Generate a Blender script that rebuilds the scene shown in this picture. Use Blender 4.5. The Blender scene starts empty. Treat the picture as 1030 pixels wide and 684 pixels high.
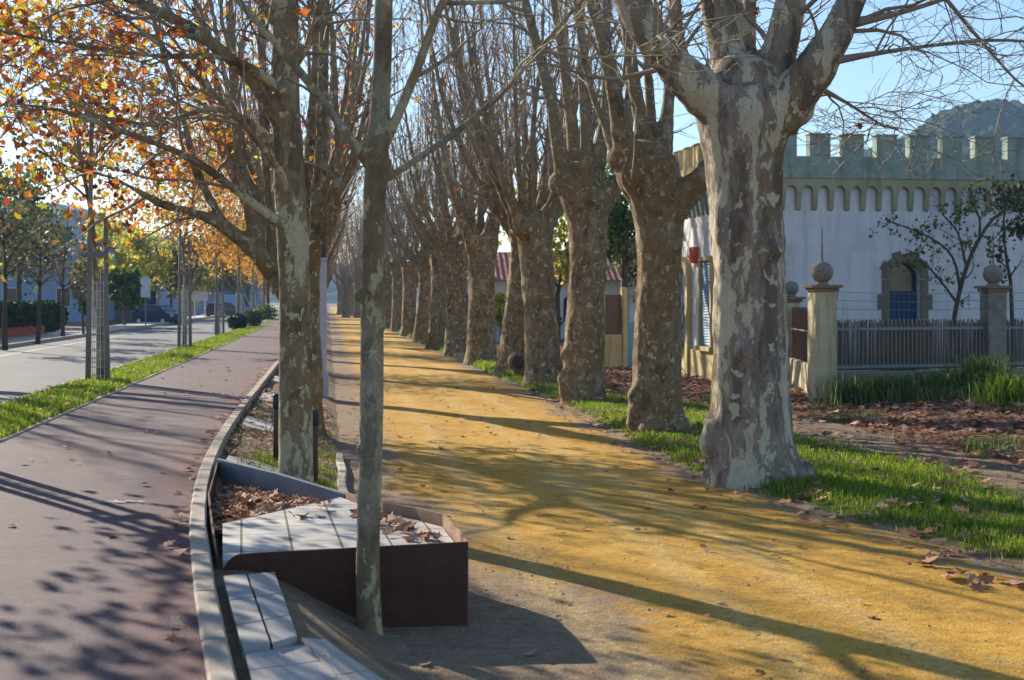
import bpy, math, random
import numpy as np
from mathutils import Vector, Matrix, noise as mnoise
R = math.radians
sc = bpy.context.scene
COL = sc.collection
F = 1400.0; CX = 515.0; HY = 302.0; CH = 1.9          # focal length in px, principal column, horizon row, eye height
DX, DY = -0.131, 0.9914                                # direction the avenue runs in

def ts(t, s):                                          # avenue coordinates (t to the right, s along) to world x, y
    return (t * DY + s * DX, -t * DX + s * DY)
def xy2ts(x, y): return (x * DY - y * DX, x * DX + y * DY)
def gp(px, py, z=0.0):                                 # measured photo point at height z -> world
    d = F * (CH - z) / (py - HY)
    return Vector(((px - CX) / F * d, d, z))
def gx(px, d): return (px - CX) / F * d
AV = math.atan2(-DX, DY)

def interp(x, tab):
    if x <= tab[0][0]: return tab[0][1]
    for (a, b), (c, d) in zip(tab, tab[1:]):
        if x <= c: return b + (d - b) * (x - a) / (c - a)
    return tab[-1][1]
KT = [(-40, .55), (-10, .45), (0, .16), (3, -.16), (5.3, -.44), (6.6, -.61), (7.9, -.754), (9.1, -.885), (10.4, -.99), (11.6, -1.065), (13, -1.122), (15, -1.18), (17.5, -1.21), (20, -1.22), (30, -1.22), (400, -1.22)]
def tk(s): return interp(s, KT)
TE = [(-20, 7), (5, 5.9), (9, 4.95), (11, 4.6), (14, 4.0), (18, 3.95), (25, 4.2), (40, 4.1), (80, 4.0), (400, 4.0)]
def te(s): return interp(s, TE)
def sm(a, b, x):
    if b < a: return 1 - sm(b, a, x)
    x = max(0., min(1., (x - a) / (b - a))); return x * x * (3 - 2 * x)
def nz(x, y, z=0.0): return mnoise.noise(Vector((x, y, z)))

# ------------------------------------------------------------------ materials
class NT:
    def __init__(s, name):
        m = bpy.data.materials.new(name); m.use_nodes = True
        s.m = m; s.t = m.node_tree; s.t.nodes.clear()
        s.out = s.t.nodes.new('ShaderNodeOutputMaterial')
    def n(s, typ, props=None, **inp):
        nd = s.t.nodes.new('ShaderNode' + typ)
        for k, v in (props or {}).items(): setattr(nd, k, v)
        for k, v in inp.items():
            key = int(k[1:]) if k[0] == 'i' and k[1:].isdigit() else k.replace('_', ' ')
            s.set(nd.inputs[key], v)
        return nd
    def set(s, sock, v):
        if isinstance(v, bpy.types.NodeSocket): s.t.links.new(v, sock)
        elif isinstance(v, bpy.types.Node): s.t.links.new(v.outputs[0], sock)
        else:
            if isinstance(v, tuple) and len(v) == 3 and sock.type == 'RGBA': v = (*v, 1)
            sock.default_value = v
    def coord(s, kind='Object', scale=(1, 1, 1), rand=False):
        c = s.n('TexCoord').outputs[kind]
        if rand:
            oi = s.n('ObjectInfo').outputs['Random']
            mul = s.n('Math', dict(operation='MULTIPLY'), i0=oi, i1=37.0)
            c = s.n('VectorMath', dict(operation='ADD'), i0=c, i1=mul.outputs[0]).outputs[0]
        return s.n('Mapping', Vector=c, Scale=scale).outputs[0]
    def noise(s, vec, scale, detail=4, rough=.55, dist=0.0):
        return s.n('TexNoise', Vector=vec, Scale=scale, Detail=detail, Roughness=rough, Distortion=dist).outputs['Fac']
    def ramp(s, fac, stops, interp='LINEAR'):
        r = s.n('ValToRGB', Fac=fac); cr = r.color_ramp; cr.interpolation = interp
        while len(cr.elements) < len(stops): cr.elements.new(.5)
        for e, (p, c) in zip(cr.elements, stops):
            e.position = p; e.color = (*c, 1) if len(c) == 3 else c
        return r.outputs[0]
    def mix(s, fac, a, b, mode='MIX'):
        x = s.n('Mix', dict(data_type='RGBA', blend_type=mode))
        s.set(x.inputs[0], fac); s.set(x.inputs[6], a); s.set(x.inputs[7], b)
        return x.outputs[2]
    def math(s, op, a, b=0.0): return s.n('Math', dict(operation=op), i0=a, i1=b).outputs[0]
    def attr(s, name): return s.n('Attribute', dict(attribute_name=name)).outputs['Fac']
    def bump(s, h, strength=.4, dist=.02): return s.n('Bump', Height=h, Strength=strength, Distance=dist).outputs[0]
    def bsdf(s, color, rough=.85, normal=None, metallic=0.0, spec=.3):
        b = s.n('BsdfPrincipled', Base_Color=color, Roughness=rough, Metallic=metallic)
        b.inputs['Specular IOR Level'].default_value = spec
        if normal is not None: s.set(b.inputs['Normal'], normal)
        return b.outputs[0]
    def done(s, sh):
        s.t.links.new(sh, s.out.inputs['Surface']); return s.m

def rough_mat(name, c1, c2, scale=6, rough=.85, bump=.3, bscale=60, bdist=.01, spec=.3, metallic=0.0, stretch=(1, 1, 1), streak=0.0):
    m = NT(name); v = m.coord('Object', stretch)
    n1 = m.noise(v, scale, 6, .6)
    n2 = m.noise(v, bscale, 3)
    c = m.ramp(n1, [(.3, c1), (.7, c2)])
    c = m.mix(.25, c, m.ramp(n2, [(.3, tuple(x * .6 for x in c1)), (.7, tuple(min(1, x * 1.25) for x in c2))]))
    if streak:                                            # rain streaks and weathered patches
        st = m.noise(m.coord('Object', (3.2, 3.2, .28)), 1.6, 7, .65); pt = m.noise(m.coord('Object'), .9, 6, .65)
        c = m.mix(m.math('MULTIPLY', m.ramp(st, [(.50, (0, 0, 0)), (.68, (1, 1, 1))]), streak), c, tuple(x * .55 for x in c1))
        c = m.mix(m.math('MULTIPLY', m.ramp(pt, [(.54, (0, 0, 0)), (.62, (1, 1, 1))]), streak * .5), c, tuple(x * .75 for x in c1))
    return m.done(m.bsdf(c, rough, m.bump(n2, bump, bdist), metallic, spec))

def bark(name, base, patch, spot, zs=.4, pscale=2.2, pthr=.6, sscale=16, sthr=.22, tint=None, upper=None, bumpd=.02):
    """plane bark: fine brown-grey base, larger flaked plates and small pale spots; limbs above the pollard head are smoother and paler"""
    m = NT(name); v = m.coord('Object', (1, 1, zs), True); vi = m.coord('Object', (1, 1, .8), True)
    w = m.n('TexNoise', Vector=vi, Scale=9.0, Detail=5.0)
    wv = m.n('VectorMath', dict(operation='MULTIPLY_ADD'), i0=w.outputs['Color'], i1=(.16, .16, .16), i2=vi).outputs[0]
    wl = m.n('VectorMath', dict(operation='MULTIPLY_ADD'), i0=w.outputs['Color'], i1=(.09, .09, .09), i2=v).outputs[0]
    fine = m.noise(v, 11, 9, .72); grain = m.noise(v, 70, 4, .7); big = m.noise(vi, 1.1, 4, .6)
    c = m.ramp(fine, [(.28, base[0]), (.5, base[1]), (.72, base[2])])
    if tint: c = m.mix(m.ramp(big, [(.48, (0, 0, 0)), (.64, (.85, .85, .85))]), c, m.ramp(fine, [(.3, tuple(x * .6 for x in tint)), (.7, tint)]))
    if upper:
        z = m.n('SeparateXYZ', Vector=m.coord('Object')).outputs[2]
        c = m.mix(m.ramp(m.math('ADD', m.math('MULTIPLY', z, .1), m.math('MULTIPLY', m.math('SUBTRACT', big, .5), .25)), [(.40, (0, 0, 0)), (.58, (.85, .85, .85))]), c, m.ramp(fine, [(.3, tuple(x * .62 for x in upper)), (.7, upper)]))
    pl = m.noise(wl, pscale, 7, .62)
    pm = m.ramp(pl, [(pthr, (0, 0, 0)), (pthr + .018, (1, 1, 1))])
    dm = m.ramp(pl, [(1 - pthr - .03, (1, 1, 1)), (1 - pthr, (0, 0, 0))])
    c = m.mix(m.math('MULTIPLY', dm, .6), c, tuple(x * .62 for x in base[0]))
    c = m.mix(pm, c, m.ramp(fine, [(.3, tuple(x * .78 for x in patch)), (.65, patch)]))
    spn = m.noise(wv, sscale * .62, 3, .55, .3)
    spm = m.ramp(spn, [(.61 + (.25 - sthr) * .5, (0, 0, 0)), (.635 + (.25 - sthr) * .5, (1, 1, 1))])
    c = m.mix(spm, c, spot)
    c = m.mix(.45, c, m.ramp(grain, [(.3, (.24, .24, .24)), (.7, (.74, .74, .74))]), 'OVERLAY')
    h = m.math('ADD', m.math('MULTIPLY', fine, .9), m.math('MULTIPLY', grain, .35))
    h = m.math('SUBTRACT', h, m.math('ADD', m.math('MULTIPLY', pm, .22), m.math('MULTIPLY', spm, .18)))
    return m.done(m.bsdf(c, .85, m.bump(h, 1.0, bumpd), 0, .2))

M = {}
UP = (.30, .26, .185)
M['bark_old'] = bark('plane_bark_old', [(.115, .076, .042), (.225, .162, .092), (.35, .265, .165)], (.38, .30, .19), (.50, .43, .29), .7, 4.2, .58, 19, .26, (.27, .165, .055), UP, .03)
M['bark_flaky'] = bark('plane_bark_flaky', [(.13, .095, .078), (.28, .215, .175), (.42, .345, .29)], (.58, .51, .37), (.52, .45, .32), .24, 3.6, .54, 14, .27, (.27, .17, .06), UP, .03)
M['bark_slim'] = bark('plane_bark_slim', [(.14, .092, .05), (.24, .17, .098), (.34, .265, .175)], (.50, .43, .28), (.50, .44, .29), .42, 3.4, .545, 16, .24, (.29, .22, .13), None, .014)
M['bark_young'] = bark('plane_bark_young', [(.19, .145, .09), (.31, .26, .18), (.42, .38, .29)], (.42, .36, .22), (.48, .42, .27), .5, 5.0, .55, 24, .12, (.20, .135, .06), None, .006)
M['twig'] = rough_mat('twig_bark', (.17, .13, .10), (.38, .31, .24), 3, .8, .2, 40)
M['wood_dark'] = rough_mat('trunk_bark_brown', (.06, .045, .035), (.13, .10, .075), 6, .9, .5, 40, .02, stretch=(1, 1, .3))

def leaf_mat(name, stops, trans=.5, rough=.6):
    m = NT(name)
    r = m.n('NewGeometry').outputs['Random Per Island']
    c = m.ramp(r, stops)
    v = m.coord('Object'); n = m.noise(v, 25, 2)
    c = m.mix(.35, c, m.ramp(n, [(.3, (.25, .25, .25)), (.7, (.75, .75, .75))]), 'OVERLAY')
    d = m.bsdf(c, rough, None, 0, .3)
    t = m.n('BsdfTranslucent', Color=c).outputs[0]
    x = m.n('MixShader', Fac=trans); m.set(x.inputs[1], d); m.set(x.inputs[2], t)
    return m.done(x.outputs[0])
M['leaf_orange'] = leaf_mat('autumn_leaves_orange', [(0, (.18, .045, .022)), (.22, (.36, .085, .026)), (.42, (.54, .16, .03)), (.62, (.62, .29, .035)), (.82, (.70, .50, .05)), (1, (.44, .52, .06))], .55)
M['leaf_gold'] = leaf_mat('autumn_leaves_gold', [(0, (.34, .12, .03)), (.3, (.52, .20, .035)), (.6, (.58, .30, .05)), (.8, (.50, .36, .06)), (1, (.26, .28, .05))], .55)
M['leaf_red'] = leaf_mat('autumn_leaves_rust', [(0, (.20, .06, .035)), (.5, (.32, .09, .04)), (.85, (.42, .14, .04)), (1, (.5, .3, .08))], .4)
M['leaf_yellow'] = leaf_mat('yellow_green_leaves', [(0, (.20, .26, .03)), (.4, (.42, .42, .04)), (.75, (.62, .54, .05)), (1, (.60, .40, .05))], .6)
M['leaf_green'] = leaf_mat('green_leaves', [(0, (.04, .08, .02)), (.5, (.085, .15, .028)), (.9, (.15, .22, .04)), (1, (.28, .24, .04))], .5)
M['leaf_dull'] = leaf_mat('grey_green_leaves', [(0, (.05, .07, .04)), (.6, (.10, .11, .06)), (.85, (.18, .15, .07)), (1, (.36, .32, .06))], .4)
M['leaf_hedge'] = leaf_mat('hedge_leaves', [(0, (.015, .04, .015)), (.7, (.03, .065, .022)), (1, (.05, .10, .03))], .2)
M['litter'] = leaf_mat('dry_leaf_litter', [(0, (.15, .07, .04)), (.35, (.29, .13, .07)), (.65, (.44, .24, .145)), (.88, (.52, .32, .22)), (1, (.58, .42, .30))], .2, .7)
M['grass'] = leaf_mat('grass_blades', [(0, (.07, .15, .010)), (.5, (.18, .29, .015)), (.8, (.30, .38, .022)), (1, (.46, .40, .12))], .5)
M['tall_grass'] = leaf_mat('tall_grass_blades', [(0, (.04, .09, .02)), (.5, (.10, .17, .03)), (.8, (.20, .25, .05)), (1, (.42, .38, .22))], .45)

M['concrete'] = rough_mat('kerb_concrete', (.36, .30, .24), (.52, .45, .37), 5, .9, .4, 120, .006)
M['kerb_stone'] = rough_mat('kerb_stone', (.25, .215, .175), (.43, .375, .31), 5, .9, .5, 90, .006, streak=.5)
M['paver'] = None
M['white_wall'] = rough_mat('white_render', (.60, .60, .63), (.80, .80, .82), 1.3, .9, .3, 40, .01, streak=.45)
M['corbel'] = rough_mat('corbel_render', (.28, .27, .17), (.42, .40, .26), 3, .9, .3, 50, .008, streak=.5)
M['sage'] = rough_mat('sage_render', (.20, .27, .235), (.33, .40, .34), 3, .9, .35, 50, .008, streak=.7)
M['ochre'] = rough_mat('ochre_render', (.46, .36, .16), (.62, .52, .28), 2.5, .9, .25, 50, .006, streak=.5)
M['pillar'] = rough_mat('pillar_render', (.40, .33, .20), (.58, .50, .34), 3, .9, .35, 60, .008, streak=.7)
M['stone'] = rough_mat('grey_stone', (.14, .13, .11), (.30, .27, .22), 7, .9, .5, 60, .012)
M['stone_light'] = rough_mat('path_pebbles', (.26, .19, .11), (.42, .32, .2), 9, .9, .3, 60)
M['quoin'] = rough_mat('brown_stone', (.14, .13, .09), (.24, .21, .15), 6, .9, .5, 50, .012)
M['blue_door'] = rough_mat('blue_paint', (.012, .05, .12), (.025, .09, .18), 3, .5, .15, 60, .004, stretch=(6, 6, .6))
M['blue_shutter'] = rough_mat('blue_shutter_paint', (.12, .30, .46), (.18, .38, .55), 4, .5, .1, 60, .004)
M['dark_glass'] = rough_mat('dark_glass', (.02, .025, .03), (.04, .045, .05), 3, .15, .05, 20, spec=.5)
M['red_box'] = rough_mat('red_plastic', (.55, .06, .03), (.66, .09, .04), 3, .4, .05, 30)
M['iron'] = rough_mat('grey_iron', (.12, .13, .14), (.24, .25, .26), 20, .55, .2, 90, .003, .5)
M['rust_iron'] = rough_mat('rusty_cap', (.17, .10, .06), (.30, .20, .13), 9, .85, .4, 60)
M['bamboo'] = rough_mat('bamboo_screen', (.10, .066, .045), (.25, .17, .112), 14, .85, .6, 60, .01, stretch=(3, 3, .15))
M['corten'] = rough_mat('corten_steel', (.05, .02, .013), (.10, .038, .022), 7, .7, .25, 80, .004, .3, .0, streak=.6)  # front panel's shade is darkened into the steel colour
M['corten_dusty'] = rough_mat('dusty_corten', (.22, .12, .075), (.36, .22, .15), 7, .8, .25, 80, .004)  # paler copy of the steel; sunlight on the lip is in the colour
M['steel_blue'] = rough_mat('blue_grey_steel', (.13, .14, .16), (.22, .24, .27), 5, .6, .2, 60, .004, .4)
M['post_wood'] = rough_mat('grey_stake_wood', (.15, .14, .14), (.27, .25, .24), 6, .8, .5, 60, .006, stretch=(1, 1, .1))
M['lamp_white'] = rough_mat('white_painted_iron', (.36, .35, .40), (.50, .48, .54), 4, .5, .1, 40, .003)
M['black_metal'] = rough_mat('black_painted_iron', (.015, .017, .02), (.04, .042, .046), 10, .45, .1, 60, .003, .5)
M['bollard'] = rough_mat('brown_bollard', (.06, .035, .022), (.11, .065, .04), 8, .6, .3, 60, .004)
M['bollard_top'] = rough_mat('dark_blue_cap', (.008, .012, .03), (.016, .024, .05), 8, .4, .1, 60)
M['brick_red'] = rough_mat('terracotta_wall', (.42, .12, .08), (.56, .18, .12), 4, .85, .2, 50)
M['roof_red'] = None
M['car_blue'] = rough_mat('dark_blue_car_paint', (.008, .014, .07), (.012, .02, .09), 2, .35, 0, 20, spec=.25)
M['car_silver'] = rough_mat('silver_car_paint', (.4, .42, .45), (.5, .52, .55), 2, .3, 0, 20, spec=.6)
M['car_black'] = rough_mat('black_car_paint', (.012, .013, .016), (.02, .022, .028), 2, .2, 0, 20, spec=.6)
M['car_paleblue'] = rough_mat('pale_blue_car_paint', (.16, .28, .46), (.2, .34, .54), 2, .3, 0, 20, spec=.6)
M['tyre'] = rough_mat('tyre_rubber', (.012, .012, .012), (.025, .025, .025), 9, .8, .2, 60)
M['lens'] = rough_mat('lamp_lens', (.5, .5, .5), (.7, .7, .7), 4, .2, 0, 20, spec=.6)
M['tail'] = rough_mat('red_lamp_lens', (.4, .02, .015), (.5, .03, .02), 4, .25, 0, 20, spec=.6)
M['sign_white'] = rough_mat('sign_back_grey', (.55, .57, .62), (.68, .70, .74), 4, .5, .05, 40)
M['house_wall'] = rough_mat('pale_blue_render', (.24, .34, .55), (.32, .43, .64), 2, .9, .1, 30)
M['house_roof'] = rough_mat('slate_roof', (.22, .20, .24), (.30, .27, .32), 4, .8, .4, 20, .03)
M['navy'] = rough_mat('navy_fence_panel', (.02, .025, .06), (.035, .045, .09), 4, .6, .1, 40)
M['teal'] = rough_mat('teal_screen', (.02, .07, .07), (.04, .11, .10), 4, .7, .1, 40)
M['mural'] = rough_mat('dark_blue_mural', (.02, .03, .16), (.035, .05, .24), 2, .8, .05, 40)
M['mural_pale'] = rough_mat('pale_blue_mural', (.35, .45, .6), (.45, .55, .68), 2, .8, .05, 40)
M['paint_worn'] = rough_mat('worn_white_paint', (.45, .43, .42), (.6, .58, .57), 14, .8, .1, 60)
M['cut_wood'] = rough_mat('dark_cut_wood', (.05, .035, .035), (.10, .07, .065), 9, .9, .5, 40, .02)

def mk_sand():
    m = NT('yellow_sand_path'); v = m.coord('Object')
    n1 = m.noise(v, .55, 6, .62, .4); n2 = m.noise(v, 5, 6, .65); n3 = m.noise(v, 70, 3, .7); n4 = m.noise(v, 260, 2, .7)
    sand = m.ramp(m.math('ADD', m.math('MULTIPLY', n2, .5), m.math('MULTIPLY', n1, .5)), [(.36, (.34, .195, .052)), (.5, (.53, .30, .052)), (.62, (.64, .405, .09))])
    dirt = m.ramp(n2, [(.28, (.20, .14, .09)), (.72, (.34, .25, .165))])
    f = m.math('ADD', m.attr('dirt'), m.math('MULTIPLY', m.math('SUBTRACT', n1, .5), 3.2))
    f = m.math('ADD', f, m.math('MULTIPLY', m.math('SUBTRACT', n2, .5), 1.6))
    c = m.mix(m.ramp(f, [(.3, (0, 0, 0)), (.85, (1, 1, 1))]), sand, dirt)
    n5 = m.noise(m.coord('Object', (1, 1, 1)), 17, 6, .7)
    c = m.mix(m.math('MULTIPLY', m.attr('track'), m.ramp(n5, [(.35, (.15, .15, .15)), (.6, (.55, .55, .55))])), c, (.60, .44, .19))
    c = m.mix(.55, c, m.ramp(n5, [(.3, (.30, .29, .28)), (.5, (.5, .5, .5)), (.7, (.66, .66, .66))]), 'OVERLAY')
    c = m.mix(.9, c, m.ramp(n3, [(.3, (.12, .12, .12)), (.45, (.46, .46, .46)), (.58, (.54, .54, .54)), (.72, (.84, .84, .84))]), 'OVERLAY')
    n6 = m.noise(v, 34, 4, .75); c = m.mix(m.ramp(n6, [(.60, (0, 0, 0)), (.68, (.55, .55, .55))]), c, (.17, .115, .065))
    c = m.mix(.35, c, m.ramp(n4, [(.3, (.3, .3, .3)), (.7, (.68, .68, .68))]), 'OVERLAY')
    h = m.math('ADD', m.math('ADD', n2, m.math('MULTIPLY', n5, .6)), m.math('ADD', m.math('MULTIPLY', n3, .4), m.math('MULTIPLY', n4, .12)))
    return m.done(m.bsdf(c, .95, m.bump(h, .8, .03), 0, .15))
def mk_ground():
    m = NT('dirt_ground'); v = m.coord('Object')
    n2 = m.noise(v, 4, 6, .65); n3 = m.noise(v, 55, 4, .7)
    dirt = m.ramp(n2, [(.28, (.15, .105, .07)), (.72, (.31, .23, .155))])
    grass = m.ramp(n2, [(.3, (.07, .085, .02)), (.7, (.13, .15, .03))])
    lit = m.ramp(n3, [(.35, (.10, .045, .03)), (.65, (.28, .14, .085))])
    j = m.math('MULTIPLY', m.math('SUBTRACT', m.noise(v, 2.2, 5, .65), .5), 1.6)
    c = m.mix(m.ramp(m.math('ADD', m.attr('litter'), j), [(.4, (0, 0, 0)), (.6, (1, 1, 1))]), dirt, lit)
    c = m.mix(m.ramp(m.math('ADD', m.attr('grass'), j), [(.4, (0, 0, 0)), (.6, (1, 1, 1))]), c, grass)
    c = m.mix(.6, c, m.ramp(n3, [(.3, (.25, .25, .25)), (.7, (.72, .72, .72))]), 'OVERLAY')
    h = m.math('ADD', n2, m.math('MULTIPLY', n3, .5))
    return m.done(m.bsdf(c, .95, m.bump(h, .8, .04), 0, .15))
def mk_asphalt(name, c1, c2, edge=None):
    m = NT(name); v = m.coord('Object')
    n1 = m.noise(v, .8, 8, .68); n3 = m.noise(v, 160, 2, .75); n2 = m.noise(v, 9, 5, .65)
    c = m.ramp(n1, [(.3, c1), (.7, c2)])
    if edge:
        f = m.math('ADD', m.attr('edge'), m.math('MULTIPLY', m.math('SUBTRACT', n2, .5), .9))
        c = m.mix(m.ramp(f, [(.25, (0, 0, 0)), (.9, (1, 1, 1))]), c, edge)
    c = m.mix(.6, c, m.ramp(n2, [(.3, (.34, .34, .34)), (.7, (.64, .64, .64))]), 'OVERLAY')
    n7 = m.noise(v, 60, 4, .8); c = m.mix(.8, c, m.ramp(n3, [(.3, (.15, .15, .15)), (.7, (.82, .82, .82))]), 'OVERLAY'); c = m.mix(.7, c, m.ramp(n7, [(.3, (.28, .28, .28)), (.7, (.72, .72, .72))]), 'OVERLAY')
    return m.done(m.bsdf(c, .8, m.bump(m.math('ADD', n3, n7), .8, .008), 0, .3))
def mk_paver(name='concrete_pavers', bw=.30, rh=.30):
    m = NT(name); v = m.coord('Object')
    v = m.n('Mapping', Vector=v, Rotation=(0, 0, -R(11))).outputs[0]
    b = m.n('TexBrick', dict(offset=0.0), Vector=v, Scale=1.0, Mortar_Size=.008, Brick_Width=bw, Row_Height=rh, Color1=(.42, .405, .39), Color2=(.52, .50, .475), Mortar=(.13, .10, .08))
    n = m.noise(v, 6, 5, .65); n3 = m.noise(v, 140, 2, .7)
    c = m.mix(.5, b.outputs[0], m.ramp(n, [(.3, (.35, .33, .3)), (.7, (.62, .62, .62))]), 'OVERLAY')
    c = m.mix(.4, c, m.ramp(n3, [(.3, (.35, .35, .35)), (.7, (.65, .65, .65))]), 'OVERLAY')
    h = m.math('SUBTRACT', m.math('MULTIPLY', n3, .2), b.outputs['Fac'])
    return m.done(m.bsdf(c, .85, m.bump(h, .5, .006), 0, .25))
def mk_tiles():
    m = NT('red_roof_tiles'); v = m.coord('Object')
    w = m.n('TexWave', dict(wave_type='BANDS', bands_direction='X'), Vector=v, Scale=1.25, Distortion=.6, Detail=2.0).outputs['Fac']
    n = m.noise(v, 5, 4)
    c = m.mix(.6, m.ramp(w, [(.35, (.30, .06, .045)), (.6, (.62, .36, .30))]), m.ramp(n, [(.3, (.24, .06, .05)), (.7, (.5, .2, .15))]))
    return m.done(m.bsdf(c, .85, m.bump(w, .8, .06), 0, .2))
def mk_hill():
    m = NT('forest_hill'); v = m.coord('Object')
    n = m.noise(v, .09, 6, .7); n2 = m.noise(v, .6, 4, .7)
    c = m.ramp(n, [(.3, (.012, .028, .016)), (.55, (.045, .075, .035)), (.75, (.13, .14, .07))])
    c = m.mix(.6, c, m.ramp(n2, [(.3, (.2, .2, .2)), (.7, (.7, .7, .7))]), 'OVERLAY')
    return m.done(m.bsdf(c, .95, m.bump(n2, 1, 1.5), 0, .1))
M['sand'] = mk_sand(); M['ground'] = mk_ground()
M['bike'] = mk_asphalt('red_grey_asphalt', (.076, .050, .067), (.124, .085, .104), (.124, .056, .066))
M['road'] = mk_asphalt('road_asphalt', (.10, .11, .125), (.15, .16, .18))
M['pavement'] = mk_paver('pavement_slabs', .6, .4)
M['paver'] = mk_paver(); M['slab'] = rough_mat('concrete_slab', (.27, .265, .26), (.42, .405, .39), 4, .85, .3, 120, .004); M['roof_red'] = mk_tiles(); M['hill'] = mk_hill()

# ------------------------------------------------------------------ mesh helpers
class MB:
    def __init__(s): s.v = []; s.f = []
    def add(s, vs, fs):
        o = len(s.v); s.v.extend(tuple(v) for v in vs); s.f.extend(tuple(i + o for i in f) for f in fs); return s
    def box(s, x0, x1, y0, y1, z0, z1, mat=None):
        vs = [Vector(p) for p in ((x0, y0, z0), (x1, y0, z0), (x1, y1, z0), (x0, y1, z0), (x0, y0, z1), (x1, y0, z1), (x1, y1, z1), (x0, y1, z1))]
        if mat is not None: vs = [mat @ v for v in vs]
        return s.add(vs, [(0, 3, 2, 1), (4, 5, 6, 7), (0, 1, 5, 4), (1, 2, 6, 5), (2, 3, 7, 6), (3, 0, 4, 7)])
    def bbox(s, x0, x1, y0, y1, z0, z1, b=.01):           # box with chamfered vertical and top edges
        def ring(i, z): return [(x0 + i + b, y0 + i, z), (x1 - i - b, y0 + i, z), (x1 - i, y0 + i + b, z), (x1 - i, y1 - i - b, z), (x1 - i - b, y1 - i, z), (x0 + i + b, y1 - i, z), (x0 + i, y1 - i - b, z), (x0 + i, y0 + i + b, z)]
        rs = [ring(0, z0), ring(0, z1 - b), ring(b, z1)]
        vs = sum(rs, []); fs = [tuple(range(7, -1, -1)), tuple(range(16, 24))]
        for r in range(2):
            for k in range(8): fs.append((r * 8 + k, r * 8 + (k + 1) % 8, r * 8 + 8 + (k + 1) % 8, r * 8 + 8 + k))
        return s.add(vs, fs)
    def tube(s, pts, rad, n=6, cap=True):
        pts = [Vector(p) for p in pts]; m = len(pts)
        if m < 2: return s
        o = len(s.v); up = None
        for i, p in enumerate(pts):
            t = (pts[min(i + 1, m - 1)] - pts[max(i - 1, 0)])
            if t.length < 1e-9: t = Vector((0, 0, 1))
            t.normalize()
            if up is None:
                up = t.cross(Vector((0, 1, 0)) if abs(t.y) < .9 else Vector((1, 0, 0))).normalized()
            else:
                up = up - t * up.dot(t)
                if up.length < 1e-6: up = t.orthogonal()
                up.normalize()
            w = t.cross(up); r = rad[i]
            for k in range(n):
                a = 2 * math.pi * k / n
                q = p + up * (r * math.cos(a)) + w * (r * math.sin(a)); s.v.append((q.x, q.y, q.z))
        for i in range(m - 1):
            for k in range(n):
                a = o + i * n + k; b = o + i * n + (k + 1) % n
                s.f.append((a, b, b + n, a + n))
        if cap:
            s.f.append(tuple(o + k for k in range(n - 1, -1, -1))); s.f.append(tuple(o + (m - 1) * n + k for k in range(n)))
        return s
    def lathe(s, prof, n=24, c=(0, 0, 0)):
        o = len(s.v)
        for r, z in prof:
            for k in range(n):
                a = 2 * math.pi * k / n; s.v.append((c[0] + r * math.cos(a), c[1] + r * math.sin(a), c[2] + z))
        for i in range(len(prof) - 1):
            for k in range(n):
                a = o + i * n + k; b = o + i * n + (k + 1) % n; s.f.append((a, b, b + n, a + n))
        s.f.append(tuple(o + k for k in range(n - 1, -1, -1))); s.f.append(tuple(o + (len(prof) - 1) * n + k for k in range(n)))
        return s
    def sphere(s, c, r, n=16, m=10, sx=1, sy=1, sz=1):
        prof = [(max(1e-3, r * math.sin(math.pi * i / m)), -r * math.cos(math.pi * i / m)) for i in range(m + 1)]
        b = MB().lathe(prof, n)
        return s.add([(c[0] + x * sx, c[1] + y * sy, c[2] + z * sz) for x, y, z in b.v], b.f)
    def prism(s, poly, z0, z1):
        n = len(poly); vs = [(x, y, z0) for x, y in poly] + [(x, y, z1) for x, y in poly]
        fs = [tuple(range(n - 1, -1, -1)), tuple(range(n, 2 * n))] + [(i, (i + 1) % n, n + (i + 1) % n, n + i) for i in range(n)]
        return s.add(vs, fs)
    def build(s, name, mat, parent=None, smooth=False, loc=None):
        me = bpy.data.meshes.new(name); me.from_pydata(s.v, [], s.f); me.update()
        return link(name, me, mat, parent, smooth, loc)
def link(name, me, mat, parent=None, smooth=False, loc=None):
    if smooth: me.polygons.foreach_set('use_smooth', np.ones(len(me.polygons), bool))
    if mat is not None and not me.materials: me.materials.append(mat)
    o = bpy.data.objects.new(name, me); COL.objects.link(o)
    if parent is not None: o.parent = parent
    if loc is not None: o.location = loc
    return o
def tag(o, label=None, cat=None, group=None, kind=None):
    if label: o['label'] = label
    if cat: o['category'] = cat
    if group: o['group'] = group
    if kind: o['kind'] = kind
    return o
def thing(name, label, cat, loc=(0, 0, 0), rz=0, group=None):
    o = bpy.data.objects.new(name, None); COL.objects.link(o); o.location = loc; o.rotation_euler = (0, 0, rz)
    o.empty_display_size = .2
    return tag(o, label, cat, group)
def dup(root, loc, rz=0, label=None, group=None, scale=1):
    r = root.copy(); COL.objects.link(r); r.location = loc; r.rotation_euler = (0, 0, rz)
    r.scale = (scale,) * 3 if not isinstance(scale, tuple) else scale
    if label: r['label'] = label
    if group: r['group'] = group
    for ch in list(root.children):
        c = ch.copy(); COL.objects.link(c); c.parent = r
        for g in ch.children:
            d = g.copy(); COL.objects.link(d); d.parent = c
    return r
def fast_mesh(name, V, nper):                            # V: (count*nper,3) one polygon per nper vertices
    me = bpy.data.meshes.new(name); n = len(V); p = n // nper
    me.vertices.add(n); me.vertices.foreach_set('co', np.asarray(V, np.float32).ravel())
    me.loops.add(n); me.loops.foreach_set('vertex_index', np.arange(n, dtype=np.int32))
    me.polygons.add(p); me.polygons.foreach_set('loop_start', np.arange(0, n, nper, dtype=np.int32))
    me.polygons.foreach_set('loop_total', np.full(p, nper, np.int32))
    me.update(calc_edges=True); me.validate(); return me

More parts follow.
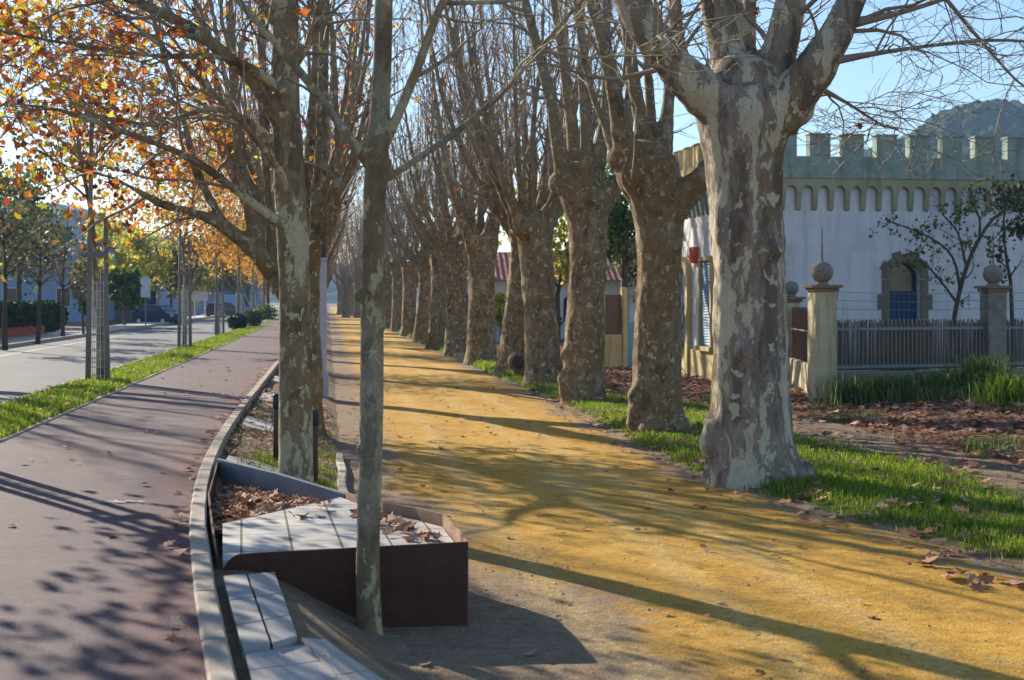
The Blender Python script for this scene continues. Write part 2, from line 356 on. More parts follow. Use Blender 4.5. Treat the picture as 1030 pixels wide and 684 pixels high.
LOBE = np.array([(0, -.5), (.10, -.28), (.42, -.30), (.30, -.08), (.52, .12), (.24, .14), (.20, .30), (0, .55), (-.20, .30), (-.24, .14), (-.52, .12), (-.30, -.08), (-.42, -.30), (-.10, -.28)])
KITE = np.array([(0, -.5), (.38, -.05), (0, .5), (-.38, -.05)])
def leaves_mesh(name, P, size, rng, shape=LOBE, flat=0.0, hang=False, curl=.7):
    """one leaf polygon per point; flat=1 lies on the ground"""
    P = np.asarray(P, float); n = len(P); k = len(shape)
    sz = size[0] + (size[1] - size[0]) * rng.random(n)
    nrm = rng.normal(size=(n, 3)); nrm /= np.linalg.norm(nrm, axis=1)[:, None]
    if flat > 0:
        nrm = nrm * (1 - flat) + np.array([0, 0, 1.0]) * flat
        nrm /= np.linalg.norm(nrm, axis=1)[:, None]
    a = rng.normal(size=(n, 3))
    if hang: a = a * .5 + np.array([0, 0, 1.0])
    u = np.cross(nrm, a); u /= np.linalg.norm(u, axis=1)[:, None] + 1e-9
    v = np.cross(u, nrm)
    xs = shape[:, 0][None, :] * sz[:, None]; ys = shape[:, 1][None, :] * sz[:, None]
    cz = (curl * (np.abs(shape[:, 0])[None, :] * (rng.random(n) - .3)[:, None] + (shape[:, 1] ** 2)[None, :] * (rng.random(n) - .4)[:, None])) * sz[:, None]
    V = P[:, None, :] + xs[:, :, None] * u[:, None, :] + ys[:, :, None] * v[:, None, :] + cz[:, :, None] * nrm[:, None, :]
    return fast_mesh(name, V.reshape(-1, 3), k)
def blades_mesh(name, P, hgt, wid, rng, lean=.5):
    P = np.asarray(P, float); n = len(P)
    h = hgt[0] + (hgt[1] - hgt[0]) * rng.random(n) ** 1.5; a = rng.random(n) * 2 * np.pi; b = rng.random(n) * 2 * np.pi
    w = (wid[0] + (wid[1] - wid[0]) * rng.random(n))[:, None]
    sx = np.stack([np.cos(a), np.sin(a), 0 * a], 1) * w
    ln = np.stack([np.cos(b), np.sin(b), 0 * b], 1) * (h * lean * rng.random(n))[:, None]
    up = np.stack([0 * h, 0 * h, h], 1)
    mid = P + up * .6 + ln * .35; tip = P + up * (1 - .25 * lean) + ln
    V = np.stack([P - sx, P + sx, mid + sx * .7, tip, mid - sx * .7], 1)
    me = bpy.data.meshes.new(name); V = V.reshape(-1, 3); me.vertices.add(n * 5); me.vertices.foreach_set('co', V.astype(np.float32).ravel())
    idx = (np.arange(n, dtype=np.int32)[:, None] * 5 + np.array([0, 1, 2, 4, 4, 2, 3], np.int32)[None, :]).ravel()
    me.loops.add(n * 7); me.loops.foreach_set('vertex_index', idx); me.polygons.add(n * 2)
    st = np.stack([np.arange(n) * 7, np.arange(n) * 7 + 4], 1).ravel().astype(np.int32); me.polygons.foreach_set('loop_start', st)
    me.polygons.foreach_set('loop_total', np.tile(np.array([4, 3], np.int32), n)); me.update(calc_edges=True); me.validate(); return me

# ------------------------------------------------------------------ ground heights
PLAT = [(-1.66, 7.97), (-.26, 8.16), (-.46, 9.2), (-.9, 9.75), (-1.27, 10.6), (-2.52, 12.1), (-2.22, 10.25), (-1.95, 9.1)]
def inpoly(x, y, poly):
    c = False; j = len(poly) - 1
    for i in range(len(poly)):
        xi, yi = poly[i]; xj, yj = poly[j]
        if (yi > y) != (yj > y) and x < (xj - xi) * (y - yi) / (yj - yi) + xi: c = not c
        j = i
    return c
BEDTOP, PATHZ, ROADZ = .38, .45, .33
def zones(t, s):
    k = tk(s); e = te(s)
    grass = sm(e - .05, e + .3, t) * (1 - sm(6.0 + .5 * nz(s * .3, 3), 6.8 + .5 * nz(s * .3, 3), t)) if s < 60 else sm(e, e + .3, t) * (1 - sm(5.2, 5.8, t))
    if s > 24: grass *= 1 - sm(5.2, 5.9, t)
    litter = sm(7.3, 7.9, t) * (1 - sm(24, 30, t)) if s < 24 else sm(5.3, 6.0, t) * (1 - sm(24, 30, t))
    return grass, litter
def gz(t, s):
    k = tk(s); e = te(s)
    if t < -12.2: return .43
    if t < k + .05: return .2 if t > -10.6 else .2
    bump = .018 * nz(t * 2.1, s * 2.1) + .010 * nz(t * 6, s * 6, 4)
    near = 1 - sm(9, 12.5, s)
    w = 1.25 - .2 * near
    top = BEDTOP - .01 * near
    u = (t - (k + .12)) / w
    if u < 1:
        uu = max(0, u); z = (top - .02 * near * (1 - sm(7.9, 8.6, s))) * ((1 - near) * (1 - uu * (.75 + .25 * uu)) + near * (1 - sm(.12, 1.0, uu))) + bump * (.5 - .3 * near)
        z = max(z, -.03)
        x, y = ts(t, s)
        if 8.5 < s < 13.0 and inpoly(x, y, PLAT): z = min(z, .2)
        return z
    if t < e: return -.03 + bump * .3
    z = -.03 + .07 * sm(e - .05, e + .35, t) + bump * 1.3
    z += .12 * sm(7.5, 10, t) + .22 * math.exp(-((t - 11.2) / 1.4) ** 2) * (1 if s < 26 else 0) * sm(17, 19, s + .2 * t)
    return z
def grid_axis(lst):
    out = []
    for a, b, st in lst:
        n = max(1, round((b - a) / st)); out += [a + (b - a) * i / n for i in range(n)]
    return out + [lst[-1][1]]
def sheet(name, T, S, zf, mat, attrs={}, tfun=None, kind='structure'):
    V = []; A = {k: [] for k in attrs}
    for s in S:
        for t in T:
            tt = tfun(t, s) if tfun else t
            x, y = ts(tt, s); V.append((x, y, zf(tt, s)))
            for k, f in attrs.items(): A[k].append(f(tt, s))
    n = len(T); Fc = [(i * n + j, i * n + j + 1, (i + 1) * n + j + 1, (i + 1) * n + j) for i in range(len(S) - 1) for j in range(n - 1)]
    me = bpy.data.meshes.new(name); me.from_pydata(V, [], Fc)
    for k, vals in A.items():
        at = me.attributes.new(k, 'FLOAT', 'POINT'); at.data.foreach_set('value', np.array(vals, np.float32))
    o = link(name, me, mat, None, True); tag(o, kind=kind); return o

T = grid_axis([(-1600, -200, 350), (-200, -30, 40), (-30, -12, 6), (-12.2, -2, 1.5), (-2, 2.2, .09), (2.2, 3.8, .3), (3.8, 8, .14), (8, 14, .3), (14, 40, 3), (40, 200, 40), (200, 1600, 350)])
S = grid_axis([(-60, 0, 10), (0, 3, .8), (3, 14, .12), (14, 30, .3), (30, 60, 1), (60, 200, 10), (200, 2400, 200)])
sheet('ground', T, S, gz, M['ground'], {'grass': lambda t, s: zones(t, s)[0], 'litter': lambda t, s: zones(t, s)[1]})
SS = grid_axis([(-40, 0, 5), (0, 14, .25), (14, 40, .7), (40, 170, 4), (170, 400, 40)])
def prom_t(u, s):
    k = tk(s); near = 1 - sm(9, 12.5, s); a = k + 1.1 - .1 * near
    return a + (te(s) + .12 * nz(s * 1.3, 7) + .06 * nz(s * 4, 2) - a) * u
def prom_z(t, s):
    e = te(s); return .012 * nz(t * .8, s * .8) + .006 * nz(t * 3, s * 3, 1) - .02 * sm(e - .15, e + .1, t)
def prom_d(t, s):
    k = tk(s); near = 1 - sm(8, 14, s)
    left = 1.7 * (1 - sm(k + 1.0, k + 2.5 + 1.1 * near, t)); right = .75 * sm(te(s) - .8, te(s), t)
    return max(left * 1.1, right) + .0
sheet('sandy_promenade', [i / 70 for i in range(71)], SS, prom_z, M['sand'], {'dirt': prom_d, 'track': lambda t, s: sum(math.exp(-((t - c_ - .35 * nz(s * .09, c_) - .08 * nz(s * .6, c_)) / .13) ** 2) for c_ in (1.55, 2.35, 3.1))}, prom_t)
sheet('cycle_path', [i / 14 for i in range(15)], SS, lambda t, s: PATHZ + .004 * nz(t, s * .5), M['bike'], {'edge': lambda t, s: 1 - sm(.05, .55, tk(s) - t)}, lambda u, s: -3.3 + (tk(s) + .02 + 3.3) * u)
SL = grid_axis([(-40, 0, 10), (0, 60, 1), (60, 400, 20)])
sheet('verge', [-4.4 + i * .2 for i in range(6)], SL, lambda t, s: PATHZ + .012 + .015 * nz(t * 3, s * 1.5), M['ground'], {'grass': lambda t, s: 1.0, 'litter': lambda t, s: 0.0})
sheet('road', [-10.35 + 5.8 * i / 6 for i in range(7)], SL, lambda t, s: ROADZ, M['road'])
sheet('far_pavement', [-12.3, -11.5, -10.5], SL, lambda t, s: PATHZ, M['pavement'])
# kerbs and edging: stones laid end to end
def stones(name, mat, tf, w, z0, z1, s0, s1, step, gap=.008, b=.012):
    mb = MB(); s = s0
    rng = random.Random(5)
    while s < s1:
        t0 = tf(s); t1 = tf(s + step - gap); zz = z1 + rng.uniform(-.003, .003)
        def ring(d, z):
            out = []
            for (t, q, sg) in ((t0, s, 1), (t1, s + step - gap, -1)):
                for (o_, sd) in ((0, 1), (w, -1)):
                    x, y = ts(t + o_ + sd * d, q + sg * d); out.append((x, y, z))
            return [out[0], out[1], out[3], out[2]]
        vs = ring(0, z0) + ring(0, zz - b) + ring(b, zz)
        fs = [(8, 9, 10, 11)] + [(r * 4 + k, r * 4 + (k + 1) % 4, r * 4 + 4 + (k + 1) % 4, r * 4 + 4 + k) for r in range(2) for k in range(4)]
        mb.add(vs, fs); s += step
    return tag(mb.build(name, mat), kind='structure')
stones('kerb', M['kerb_stone'], tk, .11, .15, PATHZ + .022, -6, 120, 1.0)
stones('road_kerb', M['concrete'], lambda s: -4.55, .15, .2, PATHZ + .015, -6, 160, 1.0)
stones('far_kerb', M['concrete'], lambda s: -10.5, .15, .2, PATHZ + .01, 20, 200, 1.0)
stones('path_edging', M['concrete'], lambda s: -3.42, .10, .3, PATHZ + .012, -6, 120, 1.0)
stones('bed_edging', M['concrete'], lambda s: .10 + .015 * math.sin(s * 3), .09, -.1, .075, 13.2, 16.8, .6, .02)
mb = MB()                                               # worn lane line on the road
for s in np.arange(20, 150, 8): 
    p = [ts(-9.2, s), ts(-9.08, s), ts(-9.08, s + 7.9), ts(-9.2, s + 7.9)]; mb.add([(x, y, ROADZ + .004) for x, y in p], [(0, 1, 2, 3)])
tag(mb.build('road_marking', M['paint_worn']), kind='structure')
mb = MB(); rg = random.Random(3)
c = gp(117, 505, PATHZ + .006)
for i in range(26):
    x = c.x + rg.uniform(-.2, .2); y = c.y + rg.gauss(0, .03); r_ = rg.uniform(.006, .022); n = 6
    mb.add([(x + 1.9 * r_ * rg.uniform(.6, 1.2) * math.cos(a), y + r_ * rg.uniform(.6, 1.2) * math.sin(a), PATHZ + .0065 + .0004 * i) for a in [2 * math.pi * q / n for q in range(n)]], [tuple(range(n))])
tag(mb.build('path_marking', M['paint_worn']), kind='structure')
# paving patches across the planted bed, slab ramp in the foreground
def slab(mb, quad, th=.11):
    q = []
    for px, py, z in quad:
        for _ in range(6): g_ = gp(px, py, z); z = .5 * z + .5 * (gz(*xy2ts(g_.x, g_.y)) + .05)
        q.append(gp(px, py, z))
    vs = [v.copy() for v in q] + [v - Vector((0, 0, th)) for v in q]
    mb.add(vs, [(0, 1, 2, 3), (7, 6, 5, 4), (0, 4, 5, 1), (1, 5, 6, 2), (2, 6, 7, 3), (3, 7, 4, 0)])
mb = MB()
for quad in ([(224, 579, .39), (247, 577, .38), (272, 648, .345), (245, 654, .36)], [(249.5, 577, .38), (276, 575, .37), (299, 640, .33), (275, 647, .343)],
             [(247, 657, .36), (325, 645, .315), (352, 700, .27), (260, 708, .345)], [(303, 641, .335), (326, 643, .315), (396, 690, .15), (355, 698, .26)],
             [(262, 712, .34), (352, 704, .265), (380, 800, .22), (290, 810, .32)]):
    A, B, C_, D_ = [Vector(q) for q in quad]
    for i in range(3):
        u0, u1 = i / 3 + .004, (i + 1) / 3 - .012; slab(mb, [tuple(A.lerp(D_, u0)), tuple(B.lerp(C_, u0)), tuple(B.lerp(C_, u1)), tuple(A.lerp(D_, u1))])
tag(mb.build('slab_ramp', M['slab']), kind='structure')
mb = MB()
for s0, s1, wd in ((12.75, 13.7, .62), (17.0, 18.3, .7), (21.5, 22.9, .75), (26.5, 28, .75)):
    for i in range(2):
        for j in range(2):
            k = tk(s0); a = k + .16 + i * wd / 2; q0 = s0 + j * (s1 - s0) / 2; q1 = q0 + (s1 - s0) / 2 - .012; b = a + wd / 2 - .012
            z0 = gz(a, q0) + .035; z1 = gz(b, q0) + .035; z0 = max(z0, .3)
            top = [(*ts(a, q0), z0), (*ts(b, q0), z1), (*ts(b, q1), z1), (*ts(a, q1), z0)]
            mb.add(top + [(x, y, z - .08) for x, y, z in top], [(0, 1, 2, 3), (0, 4, 5, 1), (1, 5, 6, 2), (2, 6, 7, 3), (3, 7, 4, 0)])
tag(mb.build('bed_paving', M['paver']), kind='structure')

# ------------------------------------------------------------------ steel planter platform
o = thing('planter_platform', 'low rusty steel platform topped with pale pavers and dry leaves, beside the cycle path', 'planter', (0, 0, 0))
def plate(pts, th, name, mat, parent):                   # pts: (x,y,zbottom,ztop); thickness to the left of the run
    mb = MB(); P = [Vector(p[:2]) for p in pts]; n = len(pts); off = []
    for i in range(n):
        d = (P[min(i + 1, n - 1)] - P[max(i - 1, 0)]).normalized(); off.append(P[i] + Vector((-d.y, d.x)) * th)
    for i in range(n): mb.v += [(P[i].x, P[i].y, pts[i][2]), (P[i].x, P[i].y, pts[i][3]), (off[i].x, off[i].y, pts[i][3]), (off[i].x, off[i].y, pts[i][2])]
    for i in range(n - 1):
        a = i * 4; b = a + 4
        for k in range(4): mb.f.append((a + k, b + k, b + (k + 1) % 4, a + (k + 1) % 4))
    mb.f += [(0, 1, 2, 3), (4 * n - 1, 4 * n - 2, 4 * n - 3, 4 * n - 4)]
    return mb.build(name, mat, parent)
fl, fr = Vector((-1.655, 7.97)), Vector((-.26, 8.16))
fp = []
for i in range(15):
    u = [0, .008, .02, .035, .055, .08, .12, .2, .3, .4, .5, .62, .75, .88, 1][i]; p = fl.lerp(fr, u)
    top = .443 + .041 * u - .085 * max(0, 1 - u / .075) ** 2.2
    fp.append((p.x, p.y, .2 - .35 * u, top))
plate(fp, .014, 'front_panel', M['corten'], o)
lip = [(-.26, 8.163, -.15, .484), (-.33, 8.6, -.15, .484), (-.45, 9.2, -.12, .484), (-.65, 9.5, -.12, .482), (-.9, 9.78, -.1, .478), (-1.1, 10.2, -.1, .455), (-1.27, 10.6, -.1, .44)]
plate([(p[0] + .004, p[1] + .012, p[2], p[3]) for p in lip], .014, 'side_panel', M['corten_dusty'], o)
plate([(-1.24, 10.62, 0, .425), (-1.9, 11.4, 0, .485), (-2.545, 12.14, 0, .52)], .05, 'back_wall', M['steel_blue'], o)
plate([(-2.565, 12.1, 0, .50), (-2.24, 10.25, 0, .475), (-1.97, 9.1, 0, .462), (-1.70, 7.99, .1, .43)], .012, 'kerb_panel', M['corten'], o)
mb = MB(); mb.prism([(-1.66, 7.99), (-.285, 8.18), (-.46, 9.15), (-.66, 9.45), (-.92, 9.74), (-1.28, 10.5), (-1.30, 10.52), (-1.93, 9.28)], .33, .41); 
mb.build('slab_paving', M['paver'], o)
mb = MB(); mb.prism([(-1.305, 10.53), (-1.935, 9.28), (-2.2, 10.28), (-2.5, 12.02)], .12, .27); mb.build('soil', M['ground'], o)

# ------------------------------------------------------------------ trees
def walk(p, d, L, n, rng, up=.0, wob=.15):
    p = Vector(p); d = Vector(d).normalized(); pts = [p.copy()]
    for i in range(n):
        d = (d + Vector((rng.gauss(0, wob), rng.gauss(0, wob), rng.gauss(0, wob) + up))).normalized()
        p = p + d * (L / n); pts.append(p.copy())
    return pts
def along(pts, u):
    n = len(pts) - 1; f = min(u * n, n - 1e-6); i = int(f); return pts[i].lerp(pts[i + 1], f - i), (pts[i + 1] - pts[i]).normalized(), f
def crown(limbs, rng, nbr, blen, ntw, tlen, rmin=.004, start=.2, up=.05, leafp=0, tip_rad=.012, twn=3, zmin=0.0, spread=.9, leafn=3, leafspread=.12, fork=0.0):
    mb = MB(); L = []
    def leafat(pts):
        for q in pts:
            if rng.random() < leafp:
                for _ in range(rng.randint(1, leafn)): L.append((q.x + rng.gauss(0, leafspread), q.y + rng.gauss(0, leafspread), q.z + rng.gauss(0, leafspread) - .05))
    for pts, rad in limbs:
        nb = nbr if isinstance(nbr, int) else rng.randint(*nbr)
        for b in range(nb):
            u = start + (1 - start) * ((b + rng.random()) / nb); p, t, f = along(pts, u)
            if p.z < zmin: continue
            i = int(f); r = rad[i] + (rad[min(i + 1, len(rad) - 1)] - rad[i]) * (f - i)
            side = Vector((rng.gauss(0, 1), rng.gauss(0, 1), rng.gauss(0, .5))); side = (side - t * side.dot(t)).normalized()
            d = (t * rng.uniform(.35, 1.0) + side * spread).normalized()
            bl = rng.uniform(*blen) * (1.15 - .5 * u); br = max(rmin * 1.8, min(r * .45, .018 + .008 * bl))
            d.z = max(d.z, -.25); bp = walk(p, d, bl, 6, rng, up, .2); k = len(bp)
            mb.tube(bp, [br + (rmin - br) * (q / (k - 1)) ** .9 for q in range(k)], 4 if br > .012 else 3, False)
            leafat(bp[2:])
            for q in range(ntw):
                uu = .2 + .8 * (q + rng.random()) / ntw; tp, tt, _ = along(bp, uu)
                sd = Vector((rng.gauss(0, 1), rng.gauss(0, 1), rng.gauss(0, .7))); sd = (sd - tt * sd.dot(tt)).normalized()
                td = tt * rng.uniform(.3, .9) + sd * .8; td.z = max(td.z, -.3); tw = walk(tp, td, rng.uniform(*tlen) * (1.2 - .5 * uu), 3, rng, up, .28)
                mb.tube(tw, [max(rmin, br * .4), rmin * .9, rmin * .75, rmin * .5], twn, False)
                leafat(tw[1:])
                if fork and rng.random() < fork:
                    for e in (1, 2):
                        fd = (tw[e] - tw[e - 1]).normalized() + Vector((rng.gauss(0, .6), rng.gauss(0, .6), rng.gauss(0, .4)))
                        mb.tube(walk(tw[e], fd, rng.uniform(.12, .35), 2, rng, up, .25), [rmin * .75, rmin * .6, rmin * .45], twn, False)
    return mb, L
def remesh(mb, name, voxel, bumpy=0.0, seed=0.0, smooth_it=4):
    me = bpy.data.meshes.new(name + '_src'); me.from_pydata(mb.v, [], mb.f); me.update()
    ob = bpy.data.objects.new(name + '_src', me); COL.objects.link(ob)
    md = ob.modifiers.new('r', 'REMESH'); md.mode = 'VOXEL'; md.voxel_size = voxel
    if smooth_it:
        sd = ob.modifiers.new('s', 'SMOOTH'); sd.factor = .5; sd.iterations = smooth_it
    dg = bpy.context.evaluated_depsgraph_get(); m2 = bpy.data.meshes.new_from_object(ob.evaluated_get(dg)); m2.name = name
    bpy.data.objects.remove(ob); bpy.data.meshes.remove(me)
    n = len(m2.vertices); co = np.empty(n * 3, np.float32); m2.vertices.foreach_get('co', co); co = co.reshape(-1, 3)
    if bumpy > 0:
        no = np.empty(n * 3, np.float32); m2.vertices.foreach_get('normal', no); no = no.reshape(-1, 3)
        d = np.array([nz(x * 2.6 + seed, y * 2.6, z * 1.3) + .5 * nz(x * 7, y * 7 + seed, z * 4) + .25 * nz(x * 17, y * 17, z * 9 + seed) for x, y, z in co], np.float32)
        hgt = np.clip(co[:, 2] / 1.0, .0, 3.5); fade = np.where(co[:, 2] > 4.6, .35, 1.0)
        co = co + no * (d * bumpy * fade)[:, None]
        m2.vertices.foreach_set('co', co.ravel()); m2.update()
    m2.materials.clear()
    return m2
def smooth_path(pts, k=3):                               # Catmull-Rom through (x,y,z,r)
    out = []; P = [np.array(p, float) for p in pts]; P = [2 * P[0] - P[1]] + P + [2 * P[-1] - P[-2]]
    for i in range(1, len(P) - 2):
        for q in range(k):
            t = q / k; a, b, c, d = P[i - 1], P[i], P[i + 1], P[i + 2]
            out.append(.5 * ((2 * b) + (-a + c) * t + (2 * a - 5 * b + 4 * c - d) * t * t + (-a + 3 * b - 3 * c + d) * t ** 3))
    out.append(P[-2]); return [Vector(p[:3]) for p in out], [max(.004, float(p[3])) for p in out]
def hero(name, label, cat, base, basez, d, tubes, blobs, mat, voxel, seed, crown_kw, leaf=None, leafsize=(.1, .17), group=None, extend=True, bumpy=.03, twmat=None):
    """a tree measured in the photo: tubes of (px, py, depth offset, width px) at distance d"""
    bx, by = base; k = F / d; rng = random.Random(seed)
    root = thing(name, label, cat, (gx(bx, d), d, basez), 0, group)
    mb = MB(); limbs = []; thin = []
    for ti, tb in enumerate(tubes):
        P = [((x - bx) / k, dy, (by - y) / k, w / 2 / k) for x, y, dy, w in tb]
        if extend and ti > 0 and P[-1][2] < 11 and P[-1][3] > .012:
            a, b = Vector(P[-2][:3]), Vector(P[-1][:3]); dr = (b - a).normalized(); r = P[-1][3]
            Lx = min(6.5, 40 * r + 1.0); n = 5
            for i in range(1, n + 1):
                dr = (dr + Vector((rng.gauss(0, .1), rng.gauss(0, .1), .16))).normalized(); b = b + dr * (Lx / n)
                P.append((b.x, b.y, b.z, r * (1 - .85 * i / n)))
        pts, rad = smooth_path(P, 3)
        if ti > 0 and P[1][3] < voxel * 1.0: thin.append((pts, rad))
        else: mb.tube(pts, [max(r, voxel * .75) for r in rad], 12)
        limbs.append((pts, rad))
    for x, y, dy, r in blobs: mb.sphere(((x - bx) / k, dy, (by - y) / k), r / k, 12, 8)
    me = remesh(mb, 'trunk', voxel, bumpy, seed * 1.7); link('trunk', me, mat, root, True)
    cm, L = crown(limbs[crown_kw.pop('skip', 1):], rng, **crown_kw)
    for a_, b_ in thin: cm.tube(a_, b_, 8)
    cm.build('crown', twmat or M['twig'], root, True)
    if leaf and L: link('leaves', leaves_mesh('leaves', L, leafsize, np.random.default_rng(seed), LOBE, hang=True), leaf, root)
    return root

# --- right-hand row of old pollarded planes
hero('plane_tree', 'massive plane tree with pale flaking bark and swollen foot, nearest in the right row', 'tree', (760, 485), -.02, 14.5,
     [[(758, 500, 0, 118), (757, 478, 0, 104), (755, 440, 0, 90), (755, 380, 0, 80), (754, 300, 0, 76), (752, 220, 0, 74), (749, 160, 0, 80), (749, 115, 0, 98), (750, 88, 0, 84)],
      [(738, 112, -.05, 62), (702, 92, -.2, 46), (672, 66, -.3, 40), (648, 36, -.35, 36), (626, -6, -.4, 33), (600, -70, -.4, 28)],
      [(742, 95, .1, 52), (738, 60, .2, 40), (731, 20, .3, 36), (722, -20, .3, 33), (712, -100, .4, 28)],
      [(770, 98, .05, 54), (784, 55, .1, 38), (795, 10, .1, 33), (805, -60, .1, 28)],
      [(778, 118, -.1, 56), (806, 82, -.25, 40), (832, 40, -.35, 33), (852, -6, -.4, 28), (875, -70, -.4, 23)],
      [(838, 30, -.35, 12), (900, 18, -.5, 5), (960, 0, -.7, 4), (1040, -30, -.9, 2.5)], [(820, 66, -.3, 10), (880, 62, -.8, 4), (950, 60, -1.2, 3.2), (1000, 66, -1.4, 2.2), (1040, 75, -1.5, 1.5)], [(812, 85, -.2, 8), (860, 95, .4, 3.6), (905, 112, .8, 2.6), (930, 116, 1, 1.5)], [(845, 0, -.4, 10), (920, -20, -.2, 5), (980, 20, .2, 4), (1030, 66, .4, 2.5)],
      [(740, 100, .4, 34), (704, 60, .8, 20), (692, 10, 1.0, 17), (690, -60, 1.1, 14)],
      [(760, 95, .4, 34), (766, 40, .8, 22), (752, -20, 1.0, 18)]],
     [(722, 442, -.12, 21), (720, 424, -.05, 15), (728, 462, -.15, 18), (800, 482, -.1, 24), (774, 488, -.3, 20), (738, 488, -.3, 22), (712, 100, -.1, 22), (792, 105, -.1, 26), (748, 85, 0, 34), (745, 350, -.3, 14), (770, 250, -.28, 12), (742, 190, -.25, 14)],
     M['bark_flaky'], .034, 11, dict(nbr=17, blen=(.7, 2.1), ntw=9, tlen=(.25, .8), fork=.8, start=.12, up=.015, leafp=.01, zmin=3.7, rmin=.0045), M['leaf_red'], (.08, .13), 'old plane trees along the right of the sandy path', bumpy=.035)
hero('plane_tree', 'old plane tree with a dark limb reaching right, second along the right row', 'tree', (660, 437), 0, 19.7,
     [[(662, 448, 0, 64), (662, 430, 0, 56), (661, 390, 0, 52), (662, 320, 0, 48), (664, 250, 0, 47), (660, 205, 0, 54), (652, 175, 0, 66), (650, 158, 0, 60)],
      [(638, 172, 0, 34), (625, 138, -.2, 21), (616, 95, -.3, 17), (605, 45, -.4, 15), (590, -5, -.4, 14), (578, -60, -.4, 12)],
      [(652, 168, .1, 34), (648, 130, .2, 18), (640, 80, .3, 15), (632, 20, .4, 13), (626, -40, .4, 11)],
      [(662, 222, -.05, 40), (688, 196, -.2, 30), (712, 172, -.3, 25), (733, 140, -.3, 21), (745, 95, -.3, 18), (750, 30, -.3, 15)],
      [(662, 165, .2, 32), (673, 125, .4, 16), (679, 60, .5, 13), (684, -10, .5, 11)],
      [(655, 165, .3, 28), (659, 100, .7, 12), (656, 30, .9, 10), (660, -40, 1, 9)], [(632, 168, .3, 22), (610, 120, .6, 10), (590, 50, .8, 8), (580, -30, .9, 7)]],
     [(641, 398, -.1, 12), (642, 412, -.15, 13), (637, 425, -.1, 9), (625, 160, 0, 15), (650, 160, 0, 22), (680, 430, -.2, 14), (655, 432, -.3, 16)],
     M['bark_old'], .04, 12, dict(nbr=17, blen=(.9, 2.6), ntw=7, tlen=(.35, 1.0), start=.18, up=.05, leafp=.01, zmin=4.2), M['leaf_red'], (.08, .13), 'old plane trees along the right of the sandy path')
hero('plane_tree', 'old plane tree with a bulging left foot, third along the right row', 'tree', (586, 405), 0, 25.8,
     [[(587, 414, 0, 54), (587, 400, 0, 46), (587, 360, 0, 42), (590, 280, 0, 38), (592, 230, 0, 40), (587, 195, 0, 50), (583, 178, 0, 48)],
      [(573, 188, 0, 27), (562, 150, -.2, 16), (553, 100, -.3, 13), (540, 50, -.3, 11), (527, 0, -.3, 10), (518, -60, -.3, 8)],
      [(582, 182, .2, 26), (577, 130, .3, 14), (569, 70, .3, 12), (560, 10, .3, 10)],
      [(594, 185, .1, 28), (606, 140, .1, 14), (611, 90, .1, 12), (610, 30, .1, 10), (613, -30, .2, 9)],
      [(597, 216, 0, 28), (616, 192, -.1, 20), (626, 172, -.1, 15), (631, 130, -.1, 12), (634, 70, 0, 10)],
      [(588, 180, .3, 22), (593, 110, .6, 10), (590, 40, .7, 8)], [(590, 185, -.3, 18), (586, 130, -.6, 9), (582, 60, -.7, 8), (584, -10, -.8, 6)]],
     [(571, 356, -.1, 8), (570, 380, -.1, 10), (571, 393, -.1, 10), (562, 184, 0, 11), (582, 178, 0, 17), (600, 402, -.1, 11)],
     M['bark_old'], .045, 13, dict(nbr=17, blen=(.9, 2.6), ntw=7, tlen=(.35, 1.0), start=.15, up=.06, leafp=.012, zmin=4.2), M['leaf_red'], (.08, .13), 'old plane trees along the right of the sandy path')

